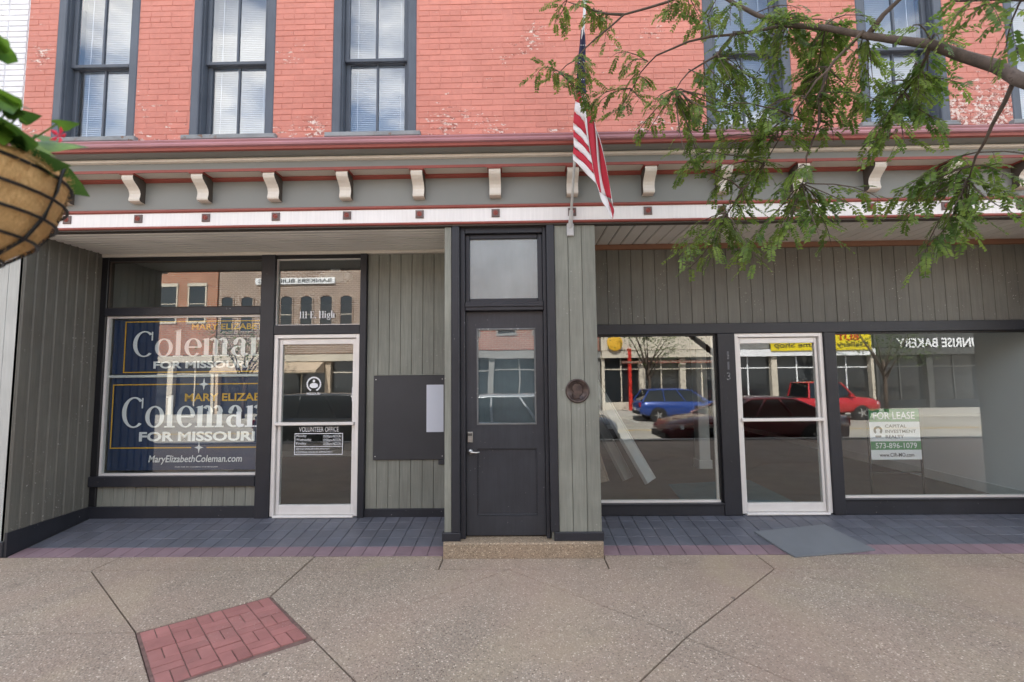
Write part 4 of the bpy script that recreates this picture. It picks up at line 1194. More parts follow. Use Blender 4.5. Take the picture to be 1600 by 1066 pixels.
for p, dr, s_ in [((-.94, -3.53, 2.33), (-.2, -.2, .4), 1.0), ((-.945, -3.53, 2.275), (1, -.3, -.1), .9), ((-.965, -3.50, 2.215), (.9, -.2, -.12), 1.25), ((-.93, -3.53, 2.20), (.85, -.3, -.45), 1.1),
                  ((-.95, -3.52, 2.20), (.3, -.6, -.2), 1.1), ((-.95, -3.54, 2.165), (1, -.25, -.35), 1.35), ((-.93, -3.52, 2.155), (.8, -.4, -.65), 1.1), ((-.90, -3.52, 2.135), (1, -.2, -.30), 1.3),
                  ((-1.0, -3.55, 2.17), (.2, -.9, -.3), 1.1), ((-.97, -3.56, 2.15), (.5, -.9, -.5), 1.0), ((-.98, -3.50, 2.32), (-.9, -.1, .1), 1.0), ((-1.0, -3.52, 2.26), (-.3, -.8, .2), 1.0), ((-.96, -3.5, 2.255), (.6, -.6, .3), .9)]:
    p = (p[0] - .005, p[1], p[2] + .045 + (.03 if p[2] > 2.25 else 0))
    o = link('leaf', vl, hb, Vector(p) - BC, aim(dr, rnd.uniform(-.5, .5)), (s_ * .72, s_ * .9, s_))
    stems.tube([tuple(Vector(p) - BC), tuple((Vector(p) - BC) * .6 + Vector((0, 0, .02))), (rnd.uniform(-.05, .05), rnd.uniform(-.05, .05), .02)], .0022, 5)
for k in range(150):
    a = rnd.uniform(0, 6.28); r_ = rnd.uniform(.02, .215); h = rnd.uniform(.03, .19) * (1.25 - r_ * 3)
    p = (r_ * math.cos(a), r_ * math.sin(a), h)
    s_ = rnd.uniform(.35, .85)
    link('leaf', vl2 if k % 3 else vl, hb, p, aim((math.cos(a), math.sin(a), rnd.uniform(-.7, .5)), rnd.uniform(-.8, .8)), (s_, s_, s_))
    stems.tube([p, (p[0] * .5, p[1] * .5, .0)], .002, 4)
stems.build('stem', M['leaf_vine'], hb)
f = MB()
for k in range(5):
    a = k * 1.256
    f.add([(0, 0, 0), (.012 * math.cos(a - .4), 0, .012 * math.sin(a - .4)), (.018 * math.cos(a), -.004, .018 * math.sin(a)), (.012 * math.cos(a + .4), 0, .012 * math.sin(a + .4))], [(0, 1, 2, 3)])
f.build('flower', M['petal'], hb, loc=Vector((-.82, -3.50, 2.165)) - BC)

# ------------------------------------------------------------------ honey locust over the sidewalk
TB = Vector((4.7, -3.85, 0))
tr = tag(empty('locust_tree', None, TB), 'feathery honey locust reaching its branches across the upper right', 'tree')
BR = dict(
 main=[(4.55, -3.75, 1.9), (3.6, -3.2, 2.45), (2.9, -2.75, 2.72), (2.39, -2.43, 2.9), (2.40, -2.23, 3.15), (2.29, -2.03, 3.42), (2.12, -1.83, 3.63), (1.85, -1.53, 3.95), (1.61, -1.33, 4.29), (1.48, -1.23, 4.53), (1.30, -1.05, 4.8)],
 b2=[(2.12, -1.83, 3.63), (2.27, -1.93, 3.80), (2.5, -2.0, 4.1)], b2a=[(2.10, -1.83, 3.66), (1.98, -1.75, 3.54), (1.90, -1.70, 3.45), (1.80, -1.60, 3.28), (1.70, -1.45, 3.05)],
 b3=[(1.85, -1.53, 3.95), (1.6, -1.33, 4.05), (1.37, -1.13, 4.16), (1.16, -1.03, 4.13), (1.06, -.93, 4.06), (.98, -.95, 3.9)],
 b4=[(1.48, -1.23, 4.53), (1.23, -1.13, 4.48), (.92, -1.03, 4.47), (.71, -.95, 4.34), (.55, -.9, 4.2), (.42, -.86, 4.12)],
 b5=[(1.6, -1.33, 4.05), (1.48, -1.33, 3.90), (1.31, -1.26, 3.83), (1.22, -1.23, 3.71)],
 b6=[(2.396, -2.31, 3.05), (2.43, -2.16, 2.90), (2.47, -2.03, 2.80), (2.5, -1.95, 2.70)], b7=[(1.97, -1.70, 3.52), (1.95, -1.63, 3.22), (1.86, -1.63, 3.01), (1.82, -1.63, 2.82)],
 b8=[(3.2, -3.1, 2.62), (2.2, -2.95, 2.85), (1.86, -2.83, 2.98), (1.82, -2.63, 3.15), (1.82, -2.53, 3.3)],
 b9=[(1.7, -1.45, 3.05), (1.60, -1.35, 2.92), (1.53, -1.25, 2.78)], b10=[(.92, -1.03, 4.47), (.7, -.95, 4.58), (.5, -.9, 4.7)], b11=[(2.29, -2.03, 3.42), (2.38, -1.85, 3.40), (2.36, -1.76, 3.32)])
BRR = dict(main=[.070, .052, .040, .031, .028, .0235, .020, .016, .013, .010, .006])
f = MB(); f.tube([TB * 0, (0, 0, .4), (-.05, .03, 1.1), (-.12, .08, 1.9), (.1, .1, 3.2), (.2, .0, 4.8)], [.17, .14, .125, .11, .085, .05], 12)
f.tube([(.1, .1, 3.0), (.6, -.6, 4.2), (1.0, -1.0, 5.2)], [.06, .045, .02], 8); f.build('trunk', M['bark'], tr, True)
allp = []
f = MB()
for k, P_ in BR.items():
    q = []
    for a, c in zip(P_[:-1], P_[1:]):
        for t_ in (0, .5):
            v = Vector(a).lerp(Vector(c), t_)
            if t_: v += Vector((rnd.uniform(-1, 1), rnd.uniform(-1, 1), rnd.uniform(-1, 1))) * .012
            q.append(v)
    q.append(Vector(P_[-1]))
    if k == 'main':
        rr = []
        for i in range(len(P_) - 1): rr += [BRR['main'][i], (BRR['main'][i] + BRR['main'][i + 1]) / 2]
        rr.append(BRR['main'][-1])
    else:
        r0 = .018 if k in ('b8', 'b2') else .011
        rr = [r0 + (.003 - r0) * i / (len(q) - 1) for i in range(len(q))]
    f.tube([v - TB for v in q], rr, 8)
    allp += q
f.build('branch', M['bark'], tr, True)
CL = [(0.56, -0.93, 4.67), (0.71, -0.93, 4.56), (0.44, -0.83, 4.7), (0.36, -0.83, 4.15), (0.47, -0.93, 4.02), (0.63, -1.03, 4.06), (0.73, -1.03, 3.85), (0.6, -0.93, 3.89), (0.96, -1.03, 4.11), (1.03, -1.03, 3.95), (1.0, -1.03, 3.77), (1.23, -1.13, 4.39), (1.4, -1.13, 4.44), (1.47, -1.23, 4.23), (1.19, -1.23, 3.67), (1.28, -1.23, 3.54), (1.38, -1.33, 3.72), (1.15, -1.13, 3.58), (1.59, -1.33, 3.83), (1.66, -1.43, 3.6), (1.76, -1.43, 3.47), (1.57, -1.33, 3.46), (1.62, -1.43, 3.22), (1.48, -1.33, 3.32), (1.3, -1.33, 3.21), (1.25, -1.33, 3.11), (1.55, -1.33, 3.04), (1.61, -1.33, 2.86), (1.52, -1.23, 2.72), (1.38, -1.23, 2.6), (1.61, -1.23, 2.62), (1.79, -1.63, 2.87), (1.89, -1.63, 2.73), (1.77, -1.63, 2.62), (1.73, -1.63, 2.5), (1.94, -1.63, 2.7), (2.27, -1.73, 3.42), (2.33, -1.73, 3.28), (2.37, -1.83, 3.47), (2.14, -1.73, 3.34), (2.29, -1.73, 3.16), (2.49, -1.73, 3.36), (2.32, -1.93, 2.71), (2.28, -1.83, 2.74), (2.48, -1.93, 2.78), (2.54, -1.93, 2.66), (2.49, -1.93, 2.49), (2.42, -1.93, 2.42), (2.53, -2.03, 2.74), (2.14, -2.13, 3.48), (2.23, -2.13, 3.41), (1.91, -1.53, 3.8), (2.0, -1.53, 3.89), (1.84, -1.53, 4.09), (2.03, -1.63, 3.47), (1.9, -1.63, 3.32), (2.06, -1.73, 3.85), (2.0, -1.63, 3.66), (1.8, -2.83, 2.91), (1.74, -2.83, 2.97), (1.77, -2.73, 2.94), (1.91, -2.73, 2.86), (1.69, -1.33, 4.05), (1.75, -1.43, 3.74), (1.75, -1.53, 3.23), (1.68, -1.43, 3.06), (1.81, -1.43, 3.97), (2.35, -1.73, 3.04), (2.19, -1.73, 3.48), (1.94, -1.53, 3.62)]
tw = MB(); lv = MB()
def leaflet(p, d, nrm, ln, wd):
    s_ = d.cross(nrm).normalized()
    lv.add([tuple(p), tuple(p + d * ln * .4 + s_ * wd), tuple(p + d * ln), tuple(p + d * ln * .4 - s_ * wd)], [(0, 1, 2, 3)])
def compound(p, d, ln):
    d = d.normalized(); g = Vector((0, 0, -1))
    pts = []; q = p.copy(); dd = d.copy(); K = 10
    st = ln / K
    dr = rnd.uniform(.02, .13)
    side = dd.cross(g)
    side = side.normalized() if side.length > .05 else Vector((rnd.uniform(-1, 1), rnd.uniform(-1, 1), 0)).normalized()
    for i in range(K):
        pts.append(q.copy())
        dd = (dd + g * dr).normalized(); q = q + dd * st
        nrm = side.cross(dd)
        if i > 0:
            for sg in (-1, 1):
                if rnd.random() < .06: continue
                ld = (side * sg * .9 + dd * .45 + Vector((rnd.uniform(-.2, .2), rnd.uniform(-.2, .2), rnd.uniform(-.35, .1)))).normalized()
                sz = .033 * (1 - .5 * abs(i / K - .45)) * rnd.uniform(.8, 1.15)
                leaflet(q - TB, ld, nrm + Vector((rnd.uniform(-.35, .35), rnd.uniform(-.35, .35), 0)), sz, sz * .29)
    tw.tube([tuple(a - TB) for a in pts[::5] + [q]], .0011, 3)
def shoot(p0, p1, p2, nleaf):            # twig p0 > p1 > p2 with leaves set alternately along it
    def at_(t_):
        return p0 * (1 - t_) ** 2 + p1 * (2 * t_ * (1 - t_)) + p2 * t_ ** 2
    tw.tube([tuple(at_(t_ / 4) - TB) for t_ in range(5)], [.0042, .0036, .0030, .0022, .0012], 5)
    ph = rnd.uniform(0, 6.28)
    for i in range(nleaf):
        t_ = .12 + .88 * (i + rnd.uniform(-.3, .3)) / nleaf
        t_ = min(1, max(0, t_))
        d = (at_(min(1, t_ + .05)) - at_(max(0, t_ - .05))).normalized()
        s1 = d.cross(Vector((0, 0, 1)))
        s1 = s1.normalized() if s1.length > .1 else Vector((1, 0, 0))
        sg = 1 if i % 2 else -1
        out = (s1 * sg * rnd.uniform(.5, 1) + d * rnd.uniform(.2, .9) + Vector((rnd.uniform(-.4, .4), rnd.uniform(-.4, .4), rnd.uniform(-.55, .30)))).normalized()
        compound(at_(t_), out, rnd.uniform(.10, .19))
def cluster(c, nleaf, droop=.12):
    near = min(allp, key=lambda a: (a - c).length + max(0, c.z - a.z) * .4)
    v = near - c; L0 = v.length
    st = c + v * min(1., .24 / max(L0, .01)) + Vector((0, 0, .02))
    if L0 > .26:
        tw.tube([tuple(near - TB), tuple(near.lerp(st, .5) + Vector((0, 0, .05 * L0)) - TB), tuple(st - TB)], [.0055, .0050, .0042], 5)
    hd = Vector((-v.x, -v.y, 0)); hd = hd.normalized() if hd.length > .05 else Vector((rnd.uniform(-1, 1), rnd.uniform(-1, 1), 0)).normalized()
    end = c + hd * rnd.uniform(.03, .12) + Vector((rnd.uniform(-.06, .06), rnd.uniform(-.06, .06), -rnd.uniform(.04, droop)))
    shoot(st, c + Vector((0, 0, .04)), end, nleaf)
for c in CL:
    c = Vector(c)
    if c.y < -2.6:
        cluster(c + Vector((0, 0, .10)), 5); continue
    if c.y < -2.05:
        cluster(c, 5); continue
    cluster(c, rnd.randint(7, 10))
    for k in range(2 if 1.35 < c.x < 2.5 else 1):
        cluster(c + Vector((rnd.uniform(-.17, .17), rnd.uniform(-.22, .22), rnd.uniform(-.13, .11))), rnd.randint(5, 8))
# upper and rear crown, above and beside the frame
ub = MB()
for k in range(9):
    a = 6.28 * k / 9; e = Vector((.3 + 1.7 * math.cos(a), 1.3 * math.sin(a) - .3, rnd.uniform(4.7, 5.9)))
    P_ = [Vector((.1, .1, 3.1)).lerp(e, t_) + Vector((0, 0, .35 * math.sin(t_ * 3.1))) for t_ in (0, .25, .5, .75, 1)]
    if e.x < -1.5 and e.y > .3: continue
    ub.tube(P_, [.04, .032, .024, .016, .006], 7); allp += [p + TB for p in P_[1:]]
ub.build('branch', M['bark'], tr, True)
for k in range(130):
    a = rnd.uniform(0, 6.28); q = rnd.uniform(.2, 1.9)
    c = TB + Vector((.3 + q * math.cos(a), q * math.sin(a) * .8 - .3, rnd.uniform(4.3, 6.2)))
    if c.x < 2.9 and c.y > -3.4: continue
    cluster(c, 10)
tw.build('twig', M['bark'], tr)
lo = lv.build('leaves', M['leaf'], tr); lo['kind'] = 'stuff'

# ------------------------------------------------------------------ parked cars (seen mirrored in the shop glass)
def carpaint(name, c, met=.2):
    t = NT(name)
    b = t.bsdf(c, .28, met, None, .5)
    b.inputs['Coat Weight'].default_value = .8
    b.inputs['Coat Roughness'].default_value = .05
    return t.m
M['tyre'] = paint('tyre_rubber', (.018, .018, .018), .8, .1, 9)
M['rim'] = (lambda t: (t.bsdf((.6, .6, .6), .25, .9), t.m)[1])(NT('alloy_rim'))
M['lamp_red'] = (lambda t: (t.bsdf((.4, .01, .01), .15), t.m)[1])(NT('tail_lamp'))
M['lamp_clear'] = (lambda t: (t.bsdf((.75, .76, .78), .1), t.m)[1])(NT('head_lamp'))
M['plastic'] = paint('black_plastic', (.02, .02, .022), .6, .1, 9)
M['carglass'] = (lambda t: (t.bsdf((.012, .016, .018), .04, 0, None, .8), t.m)[1])(NT('car_window_glass'))
_w = None
def wheel_meshes():
    t_ = MB(); t_.lathe([(.20, -.10), (.29, -.105), (.33, -.085), (.345, -.04), (.345, .04), (.33, .085), (.29, .105), (.20, .10)], 28, axis='Y')
    r_ = MB()
    for sy in (-1,):
        r_.lathe([(.21, -.095), (.225, -.10), (.215, -.07), (.19, -.06), (.19, .06)], 24, axis='Y')
        for k in range(5):
            a = 2 * math.pi * k / 5
            ca, sa = math.cos(a), math.sin(a)
            q = []
            for rr, ww in ((.04, .035), (.205, .022)):
                for w2 in (-ww, ww):
                    q.append((rr * ca - w2 * sa, -.088, rr * sa + w2 * ca))
            q2 = [(x, -.06, z) for x, y, z in q]
            r_.add(q + q2, [(0, 1, 3, 2), (0, 2, 6, 4), (1, 5, 7, 3), (4, 6, 7, 5)])
        r_.lathe([(.0, -.095), (.05, -.092), (.055, -.06)], 12, axis='Y')
        r_.lathe([(.0, -.04), (.19, -.04)], 20, axis='Y')
    return t_.mesh('tyre', M['tyre']), r_.mesh('rim', M['rim'])
WH = wheel_meshes()
def loft(mb, secs, m=0, cap=True):
    n = len(secs[0]); o = []
    vs = [p for s_ in secs for p in s_]
    fs = [(i * n + j, i * n + (j + 1) % n, (i + 1) * n + (j + 1) % n, (i + 1) * n + j) for i in range(len(secs) - 1) for j in range(n)]
    if cap: fs += [tuple(range(n - 1, -1, -1)), tuple((len(secs) - 1) * n + j for j in range(n))]
    mb.add(vs, fs, m)
SHAPES = {  # hull stations (x, z bottom, z top, half width); cabin (x base rear, x roof rear, x roof front, x base front), roof z, belt z
 'suv': dict(L=4.5, hull=[(-2.25, .55, .88, .70), (-2.2, .40, 1.02, .82), (-1.9, .30, 1.08, .90), (0, .26, 1.05, .91), (1.0, .27, 1.04, .91), (1.5, .30, 1.00, .89), (2.0, .34, .92, .82), (2.22, .42, .80, .66), (2.27, .50, .70, .5)],
             cab=(-2.12, -1.75, .35, 1.12), roof=1.64, belt=1.04, ax=(-1.35, 1.37)),
 'sedan': dict(L=4.8, hull=[(-2.4, .50, .86, .66), (-2.34, .36, .96, .80), (-1.9, .26, 1.0, .89), (0, .22, .96, .90), (1.0, .22, .95, .90), (1.6, .25, .90, .87), (2.15, .30, .80, .78), (2.38, .38, .68, .58)],
               cab=(-1.95, -1.05, .10, 1.15), roof=1.44, belt=.95, ax=(-1.42, 1.40)),
 'pickup': dict(L=5.9, hull=[(-2.95, .60, 1.10, .86), (-2.9, .48, 1.14, .94), (-1.0, .40, 1.14, .97), (1.3, .40, 1.16, .98), (1.8, .42, 1.16, .97), (2.5, .46, 1.10, .93), (2.85, .52, .98, .84), (2.92, .6, .9, .7)],
                cab=(-.62, -.50, 1.05, 1.62), roof=1.92, belt=1.15, ax=(-1.85, 1.85))}
def car(x, y, face, kind, color, label):
    S = SHAPES[kind]
    c = tag(empty('parked_car', None, (x, y, rz(y)), 0 if face > 0 else math.pi), label, 'pickup truck' if kind == 'pickup' else 'car', 'cars parked along the street')
    h = MB(); secs = []
    for sx, zb, zt, hw in S['hull']:
        zm = zb + (zt - zb) * .55
        half = [(hw * .86, zb), (hw * .97, zb + .08), (hw, zm), (hw * .965, zt - .07), (hw * .86, zt - .012), (hw * .4, zt + .015)]
        secs.append([(sx, -a, z_) for a, z_ in half] + [(sx, a, z_) for a, z_ in half[::-1]])
    loft(h, secs)
    body = h.build('body', color, c, True)
    x0, x1, x2, x3 = S['cab']; zr, zb = S['roof'], S['belt'] - .03
    wb_, wr = (.84, .63) if kind != 'pickup' else (.88, .72)
    g = MB()
    def sec(f):                       # point on cabin side at height fraction f
        return zb + (zr - .06 - zb) * f, wb_ + (wr - wb_) * f
    corners = []
    for f in (0, 1):
        zz, ww = sec(f)
        xa = x0 + (x1 - x0) * f; xb = x3 + (x2 - x3) * f
        corners.append([(xa, -ww, zz), (xb, -ww, zz), (xb, ww, zz), (xa, ww, zz)])
    g.add(corners[0] + corners[1], [(0, 1, 5, 4), (1, 2, 6, 5), (2, 3, 7, 6), (3, 0, 4, 7)])
    g.build('window', M['carglass'], c)
    r = MB(); secs = []
    for fx, dz, ws in ((0, 0, 1), (.06, .03, 1), (.3, .06, .98), (.7, .06, .98), (.94, .03, 1), (1, 0, 1)):
        xx = x1 - .03 + (x2 - x1 + .06) * fx
        secs.append([(xx, -(wr + .012) * ws, zr - .068), (xx, -(wr - .02) * ws, zr - .05 + dz * .6), (xx, -wr * .5, zr - .05 + dz), (xx, wr * .5, zr - .05 + dz), (xx, (wr - .02) * ws, zr - .05 + dz * .6), (xx, (wr + .012) * ws, zr - .068)])
    loft(r, secs); r.build('roof', color, c, True)
    p = MB()
    for sy in (-1, 1):
        for fx in ((0, .34, .66, 1) if kind != 'pickup' else (0, .45, 1)):
            a = (x0 + (x3 - x0) * fx, sy * (wb_ + .006), zb); d = (x1 + (x2 - x1) * fx, sy * (wr + .006), zr - .06)
            p.tube([a, d], [.045 if fx in (0, 1) else .03, .04 if fx in (0, 1) else .028], 6)
    p.build('pillar', color, c)
    k = MB()
    if kind == 'pickup':
        k.box(-2.86, -.70, -.80, .80, 1.142, 1.158)
        k.build('truck_bed', M['plastic'], c)
    for ax in S['ax']:
        a = MB()
        for sy in (-1, 1):
            hwid = .90 if kind != 'pickup' else .965
            a.lathe([(.0, sy * (hwid + .002)), (.40, sy * (hwid + .002)), (.42, sy * (hwid - .2))], 24, 0, (ax, 0, .36), 'Y')
        a.build('wheel_arch', M['plastic'], c)
        for sy in (-1, 1):
            s_ = 1.12 if kind == 'pickup' else 1.
            wo_ = link('wheel', WH[0], c, (ax, sy * (.82 if kind != 'pickup' else .88), .345 * s_), (0, 0, 0 if sy < 0 else math.pi), (s_, s_, s_))
            link('rim', WH[1], wo_)
    xf = S['hull'][-2][0]; zt = S['hull'][-2][2]; xr = S['hull'][1][0]; zr2 = S['hull'][1][2]
    for sy in (-1, 1):
        l_ = MB(); l_.cbox(-.1, .1, -.02, .02, -.06, .06, .01)
        o = l_.build('headlight', M['lamp_clear'], c, loc=(xf - .10, sy * (S['hull'][-2][3] - .03), zt - .12)); o.rotation_euler[2] = -sy * .9 + (math.pi if sy > 0 else 0)
        l_ = MB(); l_.box(-.05, .05, -.10, .10, -.11, .11)
        l_.build('taillight', M['lamp_red'], c, loc=(xr + .0, sy * (S['hull'][1][3] - .12), zr2 - .16))
        m_ = MB(); m_.cbox(-.09, .07, -.10, .08, -.06, .07, .02); m_.build('mirror', color, c, loc=(x3 - .28, sy * (wb_ + .14), zb + .12))
    b_ = MB(); b_.box(S['hull'][-1][0] - .28, S['hull'][-1][0] + .03, -.62, .62, .34, .50); b_.box(S['hull'][0][0] - .03, S['hull'][0][0] + .25, -.62, .62, .36, .54); b_.build('bumper', M['plastic'], c)
    q_ = MB(); q_.box(S['hull'][0][0] - .045, S['hull'][0][0] - .03, -.17, .17, .55, .68); q_.build('licence_plate', M['paper'], c)
    return c
CP = {k: carpaint('car_paint_' + k, v) for k, v in dict(dark=(.02, .022, .026), silver=(.24, .26, .28), maroon=(.10, .012, .016), blue=(.018, .055, .25), red=(.50, .018, .025), white=(.75, .75, .75)).items()}
car(-4.85, -6.75, 1, 'suv', CP['dark'], 'dark grey car mirrored in the left glass door')
car(.45, -6.75, 1, 'suv', CP['silver'], 'silver car mirrored in the narrow door pane')
car(6.35, -6.75, -1, 'sedan', CP['maroon'], 'dark maroon sedan mirrored in the right shopfront')
car(8.3, -17.35, 1, 'suv', CP['blue'], 'blue car across the street mirrored beside the grey pier')
car(15.0, -17.35, 1, 'pickup', CP['red'], 'red pickup truck mirrored in the right glass door')
car(-6.6, -17.35, 1, 'suv', CP['white'], 'white car across the street, mirrored at left door edge')

# ------------------------------------------------------------------ buildings across the street (seen mirrored)
def brickmat(name, c1, c2, mortar, scale=1.):
    t = NT(name)
    p = t.n('ShaderNodeNewGeometry').outputs['Position']
    s_ = t.n('ShaderNodeSeparateXYZ', {0: p})
    v = t.n('ShaderNodeCombineXYZ', {0: t.math('ADD', s_.outputs[0], s_.outputs[1]), 1: s_.outputs[2], 2: 0.}).outputs[0]
    b = t.n('ShaderNodeTexBrick', {'Vector': v, 'Color1': (*c1, 1), 'Color2': (*c2, 1), 'Mortar': (*mortar, 1), 'Scale': 1., 'Mortar Size': .022, 'Brick Width': .34, 'Row Height': .125})
    t.bsdf(t.scale(b.outputs[0], t.mr(t.noise(.8, 4), .3, .7, .85, 1.12)), .85, normal=t.bump(b.outputs[1], -.4, .01), spec=.2)
    return t.m
M['fb_orange'] = brickmat('orange_brick', (.40, .15, .075), (.33, .11, .06), (.36, .30, .25))
M['fb_brown'] = brickmat('brown_brick', (.24, .145, .10), (.16, .095, .07), (.50, .45, .40))
M['fb_red'] = brickmat('dull_red_brick', (.27, .09, .065), (.21, .07, .05), (.3, .26, .22))
M['stucco'] = paint('cream_stucco', (.55, .50, .42), .8, .08, 1)
M['stucco_dark'] = paint('dark_stucco', (.075, .078, .078), .8, .1, 1)
M['stucco_grey'] = paint('grey_stucco', (.20, .20, .195), .8, .08, 1)
M['tan'] = paint('tan_awning', (.50, .40, .30), .8, .05, 2)
M['sign_yellow'] = paint('sign_yellow', (.75, .60, .02), .5, .03, 2)
M['sign_red'] = paint('sign_red', (.55, .03, .02), .5, .03, 2)
FY, FZ = -22.6, -.66
def far_building(label, x0, x1, h, wm, wins, trim, arched=False, sf_h=3.3, sf_m='txt_black', bays=3, base=.5, colm='stucco'):
    b = tag(empty('street_building', None, ((x0 + x1) / 2, FY, FZ)), label, 'building', 'buildings across the street')
    xc = (x0 + x1) / 2; a, c = x0 - xc, x1 - xc
    bx('wall', wm, b, a, c, -9, 0, sf_h + .5, h)
    bx('wall', wm, b, a, c, -9, -.5, 0, sf_h + .5)
    bx('cornice', M[trim], b, a, c, .0, .35, h - .35, h)
    bx('shop_cornice', M[trim], b, a, c, .0, .22, sf_h + .02, sf_h + .45)
    wd = (c - a) / bays
    for i in range(bays + 1):
        bx('shop_pier', M[colm], b, max(a, a + i * wd - .18), min(c, a + i * wd + .18), -.5, .02, 0, sf_h + .02)
    for i in range(bays):
        p, q = a + i * wd + .18, a + (i + 1) * wd - .18
        so = bx('shop_window', M['glass_far'], b, p, q, -.35, -.30, base, sf_h)
        bx('stall_riser', M[sf_m], so, p, q, -.36, -.22, 0, base)
        f = MB(); mid = (p + q) / 2
        f.box(mid - .04, mid + .04, -.30, -.24, base, sf_h); f.box(p, q, -.30, -.25, sf_h - .75, sf_h - .68); f.build('glazing_bar', M[trim], so)
    for (wx, w_, z0, z1) in wins:
        wo_ = MB()
        px, hw = wx - xc, w_ / 2
        fr = MB(); fr.box(px - hw - .10, px + hw + .10, .0, .06, z0 - .14, z0); fr.box(px - hw - .09, px - hw, .0, .05, z0, z1); fr.box(px + hw, px + hw + .09, .0, .05, z0, z1)
        if arched:
            n = 10
            pts = [(px + (hw + .1) * math.cos(R(180 - 180 * k / n)), z1 + .28 * math.sin(R(180 * k / n))) for k in range(n + 1)]
            inn = [(px + hw * math.cos(R(180 - 180 * k / n)), z1 + .16 * math.sin(R(180 * k / n))) for k in range(n + 1)]
            fr.add([(x_, .06, z_) for x_, z_ in pts] + [(x_, .06, z_) for x_, z_ in inn], [(k, k + 1, n + 2 + k, n + 1 + k) for k in range(n)])
            g = MB(); g.add([(px - hw, .012, z0), (px + hw, .012, z0)] + [(x_, .012, z_) for x_, z_ in inn[::-1]], [tuple(range(n + 3))])
        else:
            fr.box(px - hw - .12, px + hw + .12, .0, .09, z1, z1 + .2)
            g = MB(); g.add([(px - hw, .012, z0), (px + hw, .012, z0), (px + hw, .012, z1), (px - hw, .012, z1)], [(0, 1, 2, 3)])
        wobj = fr.build('window', M[trim] if not arched else wm, b)
        g.build('pane', M['glass_far'], wobj)
        f = MB(); f.box(px - hw, px + hw, .013, .03, (z0 + z1) / 2 - .025, (z0 + z1) / 2 + .025); f.build('meeting_rail', M[trim], wobj)
    return b
far_building('orange brick building with cream window heads across the street', -34, -19.6, 11.0, M['fb_orange'], [(-20.9 - i * 1.9, 1.05, 6.0, 8.3) for i in range(6)], 'stucco', bays=5)
fb2 = far_building('brown brick building with arched windows across the street', -19.5, -8.6, 10.6, M['fb_brown'], [(-18.9 + i * 1.3, .74, 5.3, 7.4) for i in range(8)], 'stucco', True, bays=3, colm='tan')
f = MB(); f.box(-3.0, 2.2, .02, .12, 8.35, 8.75); f.build('sign_board', M['txt_white'], fb2)
lettering('lettering', 'BANKERS BUILDING', -2.8, 2.0, 8.42, 8.68, .125, M['txt_black'], fb2, .02, 1)
f = MB(); f.xprism([(.02, 3.35), (1.25, 2.75), (1.25, 2.60), (.02, 2.60)], -5.0, 1.6); f.build('awning', M['tan'], fb2)
far_building('dull red brick shop building opposite the narrow door', -8.5, 5.2, 10.0, M['fb_red'], [(-7.3 + i * 2.2, 1.05, 4.8, 7.1) for i in range(6)], 'stucco_grey', bays=4, colm='stucco_grey')
fb4 = far_building('cream fronted shop building with red columns across the street', 5.3, 13.0, 8.6, M['stucco'], [(6.5 + i * 1.8, 1.0, 4.9, 6.9) for i in range(4)], 'stucco', bays=3, colm='stucco', sf_m='stucco')
f = MB(); f.lathe([(.0, .5), (.30, .5), (.48, .46), (.5, .40), (.0, .40)], 20, 0, (-3.05, 0, 4.25), 'Y'); f.box(-3.08, -3.02, .2, .42, 4.7, 4.78); f.build('hanging_sign', M['yellow'], fb4)
bx('red_column', M['sign_red'], fb4, -2.2, -2.0, .03, .25, 0, 3.9)
bx('shop_fascia', M['fb_red'], fb4, -2.6, 3.85, .23, .30, 2.95, 3.1)
fb5 = far_building('shop building with bright yellow sign across the street', 13.1, 22.4, 8.8, M['stucco_grey'], [(14.2 + i * 1.9, 1.1, 4.9, 7.0) for i in range(3)], 'txt_white', bays=3, colm='stucco')
f = MB(); f.box(-1.85, 4.35, .23, .31, 3.65, 4.85); f.build('sign_board', M['sign_yellow'], fb5)
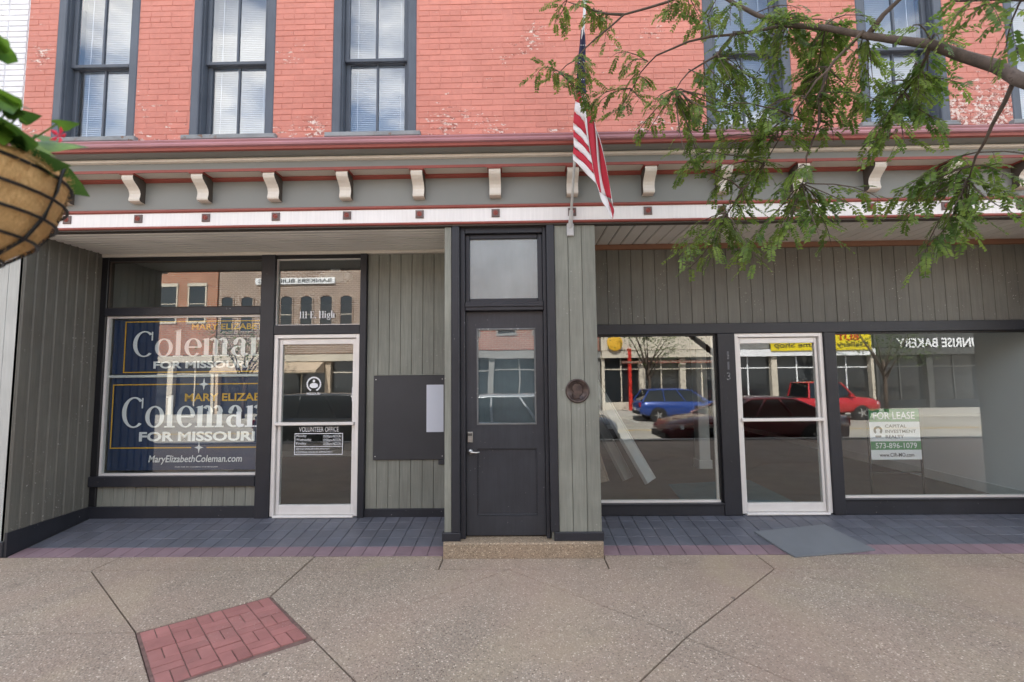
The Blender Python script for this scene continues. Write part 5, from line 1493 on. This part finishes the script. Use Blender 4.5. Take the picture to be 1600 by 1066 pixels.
lettering('lettering', 'BUTTONSTONE', -1.65, 3.6, 4.25, 4.68, .316, M['sign_red'], fb5, .02, 1)
lettering('lettering', 'Gallery & Frame Shop', -1.65, 4.1, 3.74, 4.18, .316, M['txt_black'], fb5, .02, 1)
fb6 = far_building('dark grey bakery building with white letters across the street', 22.5, 36, 7.4, M['stucco_dark'], [(24 + i * 2.5, 1.2, 4.9, 6.6) for i in range(4)], 'stucco_dark', bays=4, colm='stucco_dark')
lettering('lettering', 'SUNRISE BAKERY', -5.5, -.1, 3.75, 4.35, .235, M['txt_white'], fb6, .02, 1)

# street trees across the street
def far_tree(x, y, h, label):
    t_ = tag(empty('street_tree', None, (x, y, -.66)), label, 'tree', 'trees across the street')
    f = MB(); f.tube([(0, 0, 0), (.05, 0, h * .3), (-.05, .05, h * .55)], [.12, .09, .06], 8)
    ends = []
    for k in range(9):
        a = k * 2.4; e = Vector((math.cos(a) * h * .24, math.sin(a) * h * .22, h * (.62 + .3 * ((k * 37 % 10) / 10))))
        f.tube([(-.02, .02, h * (.3 + .02 * k)), tuple(e * .5 + Vector((0, 0, h * .22))), tuple(e)], [.05, .03, .012], 6); ends.append(e)
    f.build('trunk', M['bark'], t_, True)
    g = MB()
    for e in ends:
        for k in range(130):
            p = e + Vector((rnd.gauss(0, .11), rnd.gauss(0, .11), rnd.gauss(-.02, .085))) * h
            d = Vector((rnd.uniform(-1, 1), rnd.uniform(-1, 1), rnd.uniform(-.8, .3))).normalized(); s_ = d.cross(Vector((rnd.uniform(-1, 1), rnd.uniform(-1, 1), 1))).normalized()
            q = rnd.uniform(.09, .17)
            g.add([tuple(p), tuple(p + d * q * .5 + s_ * q * .28), tuple(p + d * q), tuple(p + d * q * .5 - s_ * q * .28)], [(0, 1, 2, 3)])
    o = g.build('crown', M['leaf_far'], t_); o['kind'] = 'stuff'
far_tree(-15.8, -19.6, 5.6, 'leafy street tree mirrored over the upper campaign banner')
far_tree(7.4, -19.6, 6.0, 'thin street tree mirrored above the blue car')
far_tree(20.6, -19.6, 5.4, 'street tree mirrored beside the for lease sign')
